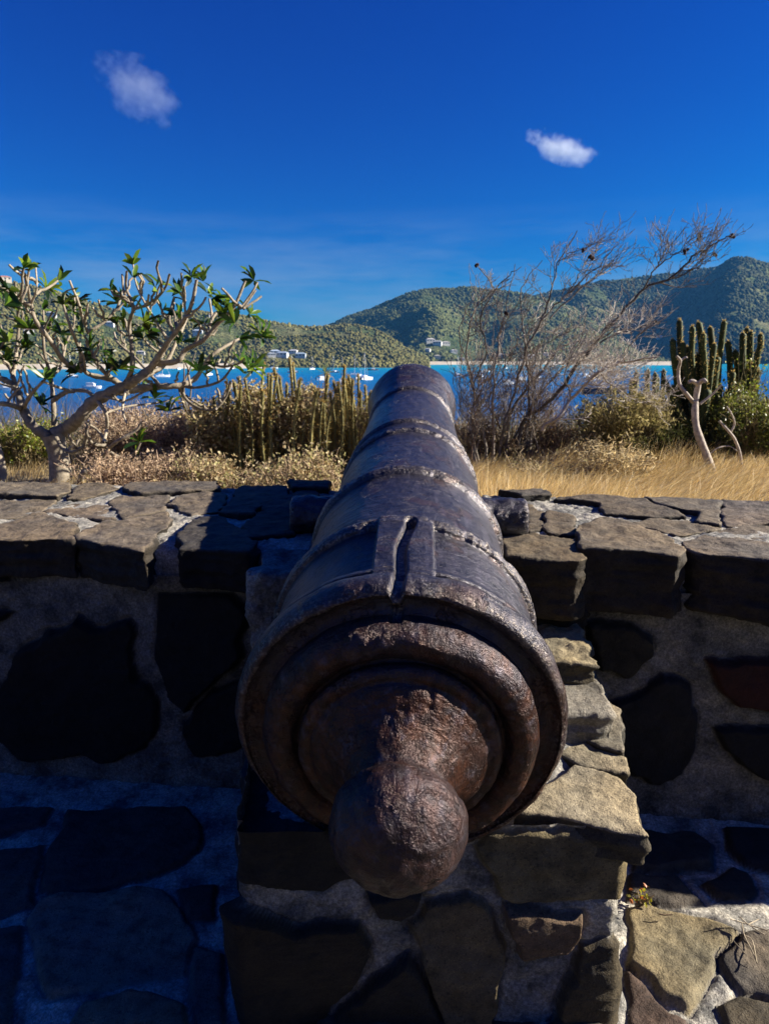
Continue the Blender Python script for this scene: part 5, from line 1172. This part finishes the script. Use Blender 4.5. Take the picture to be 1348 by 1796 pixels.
# ------------------------------------------------------------------ clouds: lumpy volumes high over the bay
def cloud(px, py, d, sx_, sz_, tilt, seed, dens, label):
    c = ray(px, py); c = Vector((0, 0, CAMZ))+c.normalized()*d
    n = 24; th_ = np.linspace(0, math.pi, n); ph = np.linspace(0, 2*math.pi, 48, endpoint=False)
    A, B = np.meshgrid(th_, ph, indexing='ij'); V = np.c_[(np.sin(A)*np.cos(B)).ravel(), (np.sin(A)*np.sin(B)).ravel(), np.cos(A).ravel()]
    V = V*(1+.35*fbm(V, 1.6, 4, seed))[:, None]; V = V*[sx_, sx_*.45, sz_]
    i = np.arange(n-1)[:, None]*48; j = np.arange(48)[None, :]; j2 = (j+1) % 48
    F = np.stack([i+j, i+48+j, i+48+j2, i+j2], -1).reshape(-1, 4)
    m = bpy.data.materials.new('cloud_vapour'); m.use_nodes = True; t = m.node_tree; t.nodes.clear()
    out = t.nodes.new('ShaderNodeOutputMaterial'); pv = t.nodes.new('ShaderNodeVolumePrincipled'); pv.inputs['Color'].default_value = (.97, .97, 1, 1)
    pv.inputs['Anisotropy'].default_value = .1
    tc = t.nodes.new('ShaderNodeTexCoord')
    nn = t.nodes.new('ShaderNodeTexNoise'); nn.inputs['Scale'].default_value = 2.6/sx_; nn.inputs['Detail'].default_value = 7; nn.inputs['Roughness'].default_value = .62
    t.links.new(tc.outputs['Object'], nn.inputs['Vector'])
    ln = t.nodes.new('ShaderNodeVectorMath'); ln.operation = 'MULTIPLY'; ln.inputs[1].default_value = (1/sx_, 1/(sx_*.45), 1/sz_); t.links.new(tc.outputs['Object'], ln.inputs[0])
    le = t.nodes.new('ShaderNodeVectorMath'); le.operation = 'LENGTH'; t.links.new(ln.outputs[0], le.inputs[0])
    mr = t.nodes.new('ShaderNodeMath'); mr.operation = 'MULTIPLY_ADD'; mr.inputs[1].default_value = -.42; t.links.new(le.outputs['Value'], mr.inputs[0]); t.links.new(nn.outputs[0], mr.inputs[2])
    rm = t.nodes.new('ShaderNodeMapRange'); rm.inputs[1].default_value = .12; rm.inputs[2].default_value = .42; rm.inputs[4].default_value = dens; t.links.new(mr.outputs[0], rm.inputs[0])
    t.links.new(rm.outputs[0], pv.inputs['Density']); t.links.new(pv.outputs[0], out.inputs['Volume'])
    o = mesh_np('cloud', V, F, m); o.location = c; o.rotation_euler = (0, R(tilt), -math.atan2(c.x, c.y)); tag(o, label, 'cloud')
cloud(245, 155, 9000, 500, 330, 30, 3, .0008, 'soft faint cloud at the upper left of the sky')
cloud(985, 262, 9000, 440, 160, 22, 8, .0035, 'small bright oblong cloud at the right of the sky')
# ------------------------------------------------------------------ haze
def haze():
    V = [(x, y, z) for x in (-5000, 5000) for y in (-400, 5600) for z in (SEA-1, 420)]
    m = bpy.data.materials.new('haze_air'); m.use_nodes = True; t = m.node_tree; t.nodes.clear()
    out = t.nodes.new('ShaderNodeOutputMaterial'); pv = t.nodes.new('ShaderNodeVolumePrincipled')
    pv.inputs['Color'].default_value = (.07, .26, .55, 1); pv.inputs['Density'].default_value = .00008; pv.inputs['Anisotropy'].default_value = 0
    t.links.new(pv.outputs[0], out.inputs['Volume'])
    o = mesh_np('haze', V, [(0, 1, 3, 2), (4, 6, 7, 5), (0, 4, 5, 1), (2, 3, 7, 6), (1, 5, 7, 3), (0, 2, 6, 4)], m, smooth=False)
    tag(o, 'thin blue sea haze over the bay and hills', 'haze', kind='stuff')
haze()
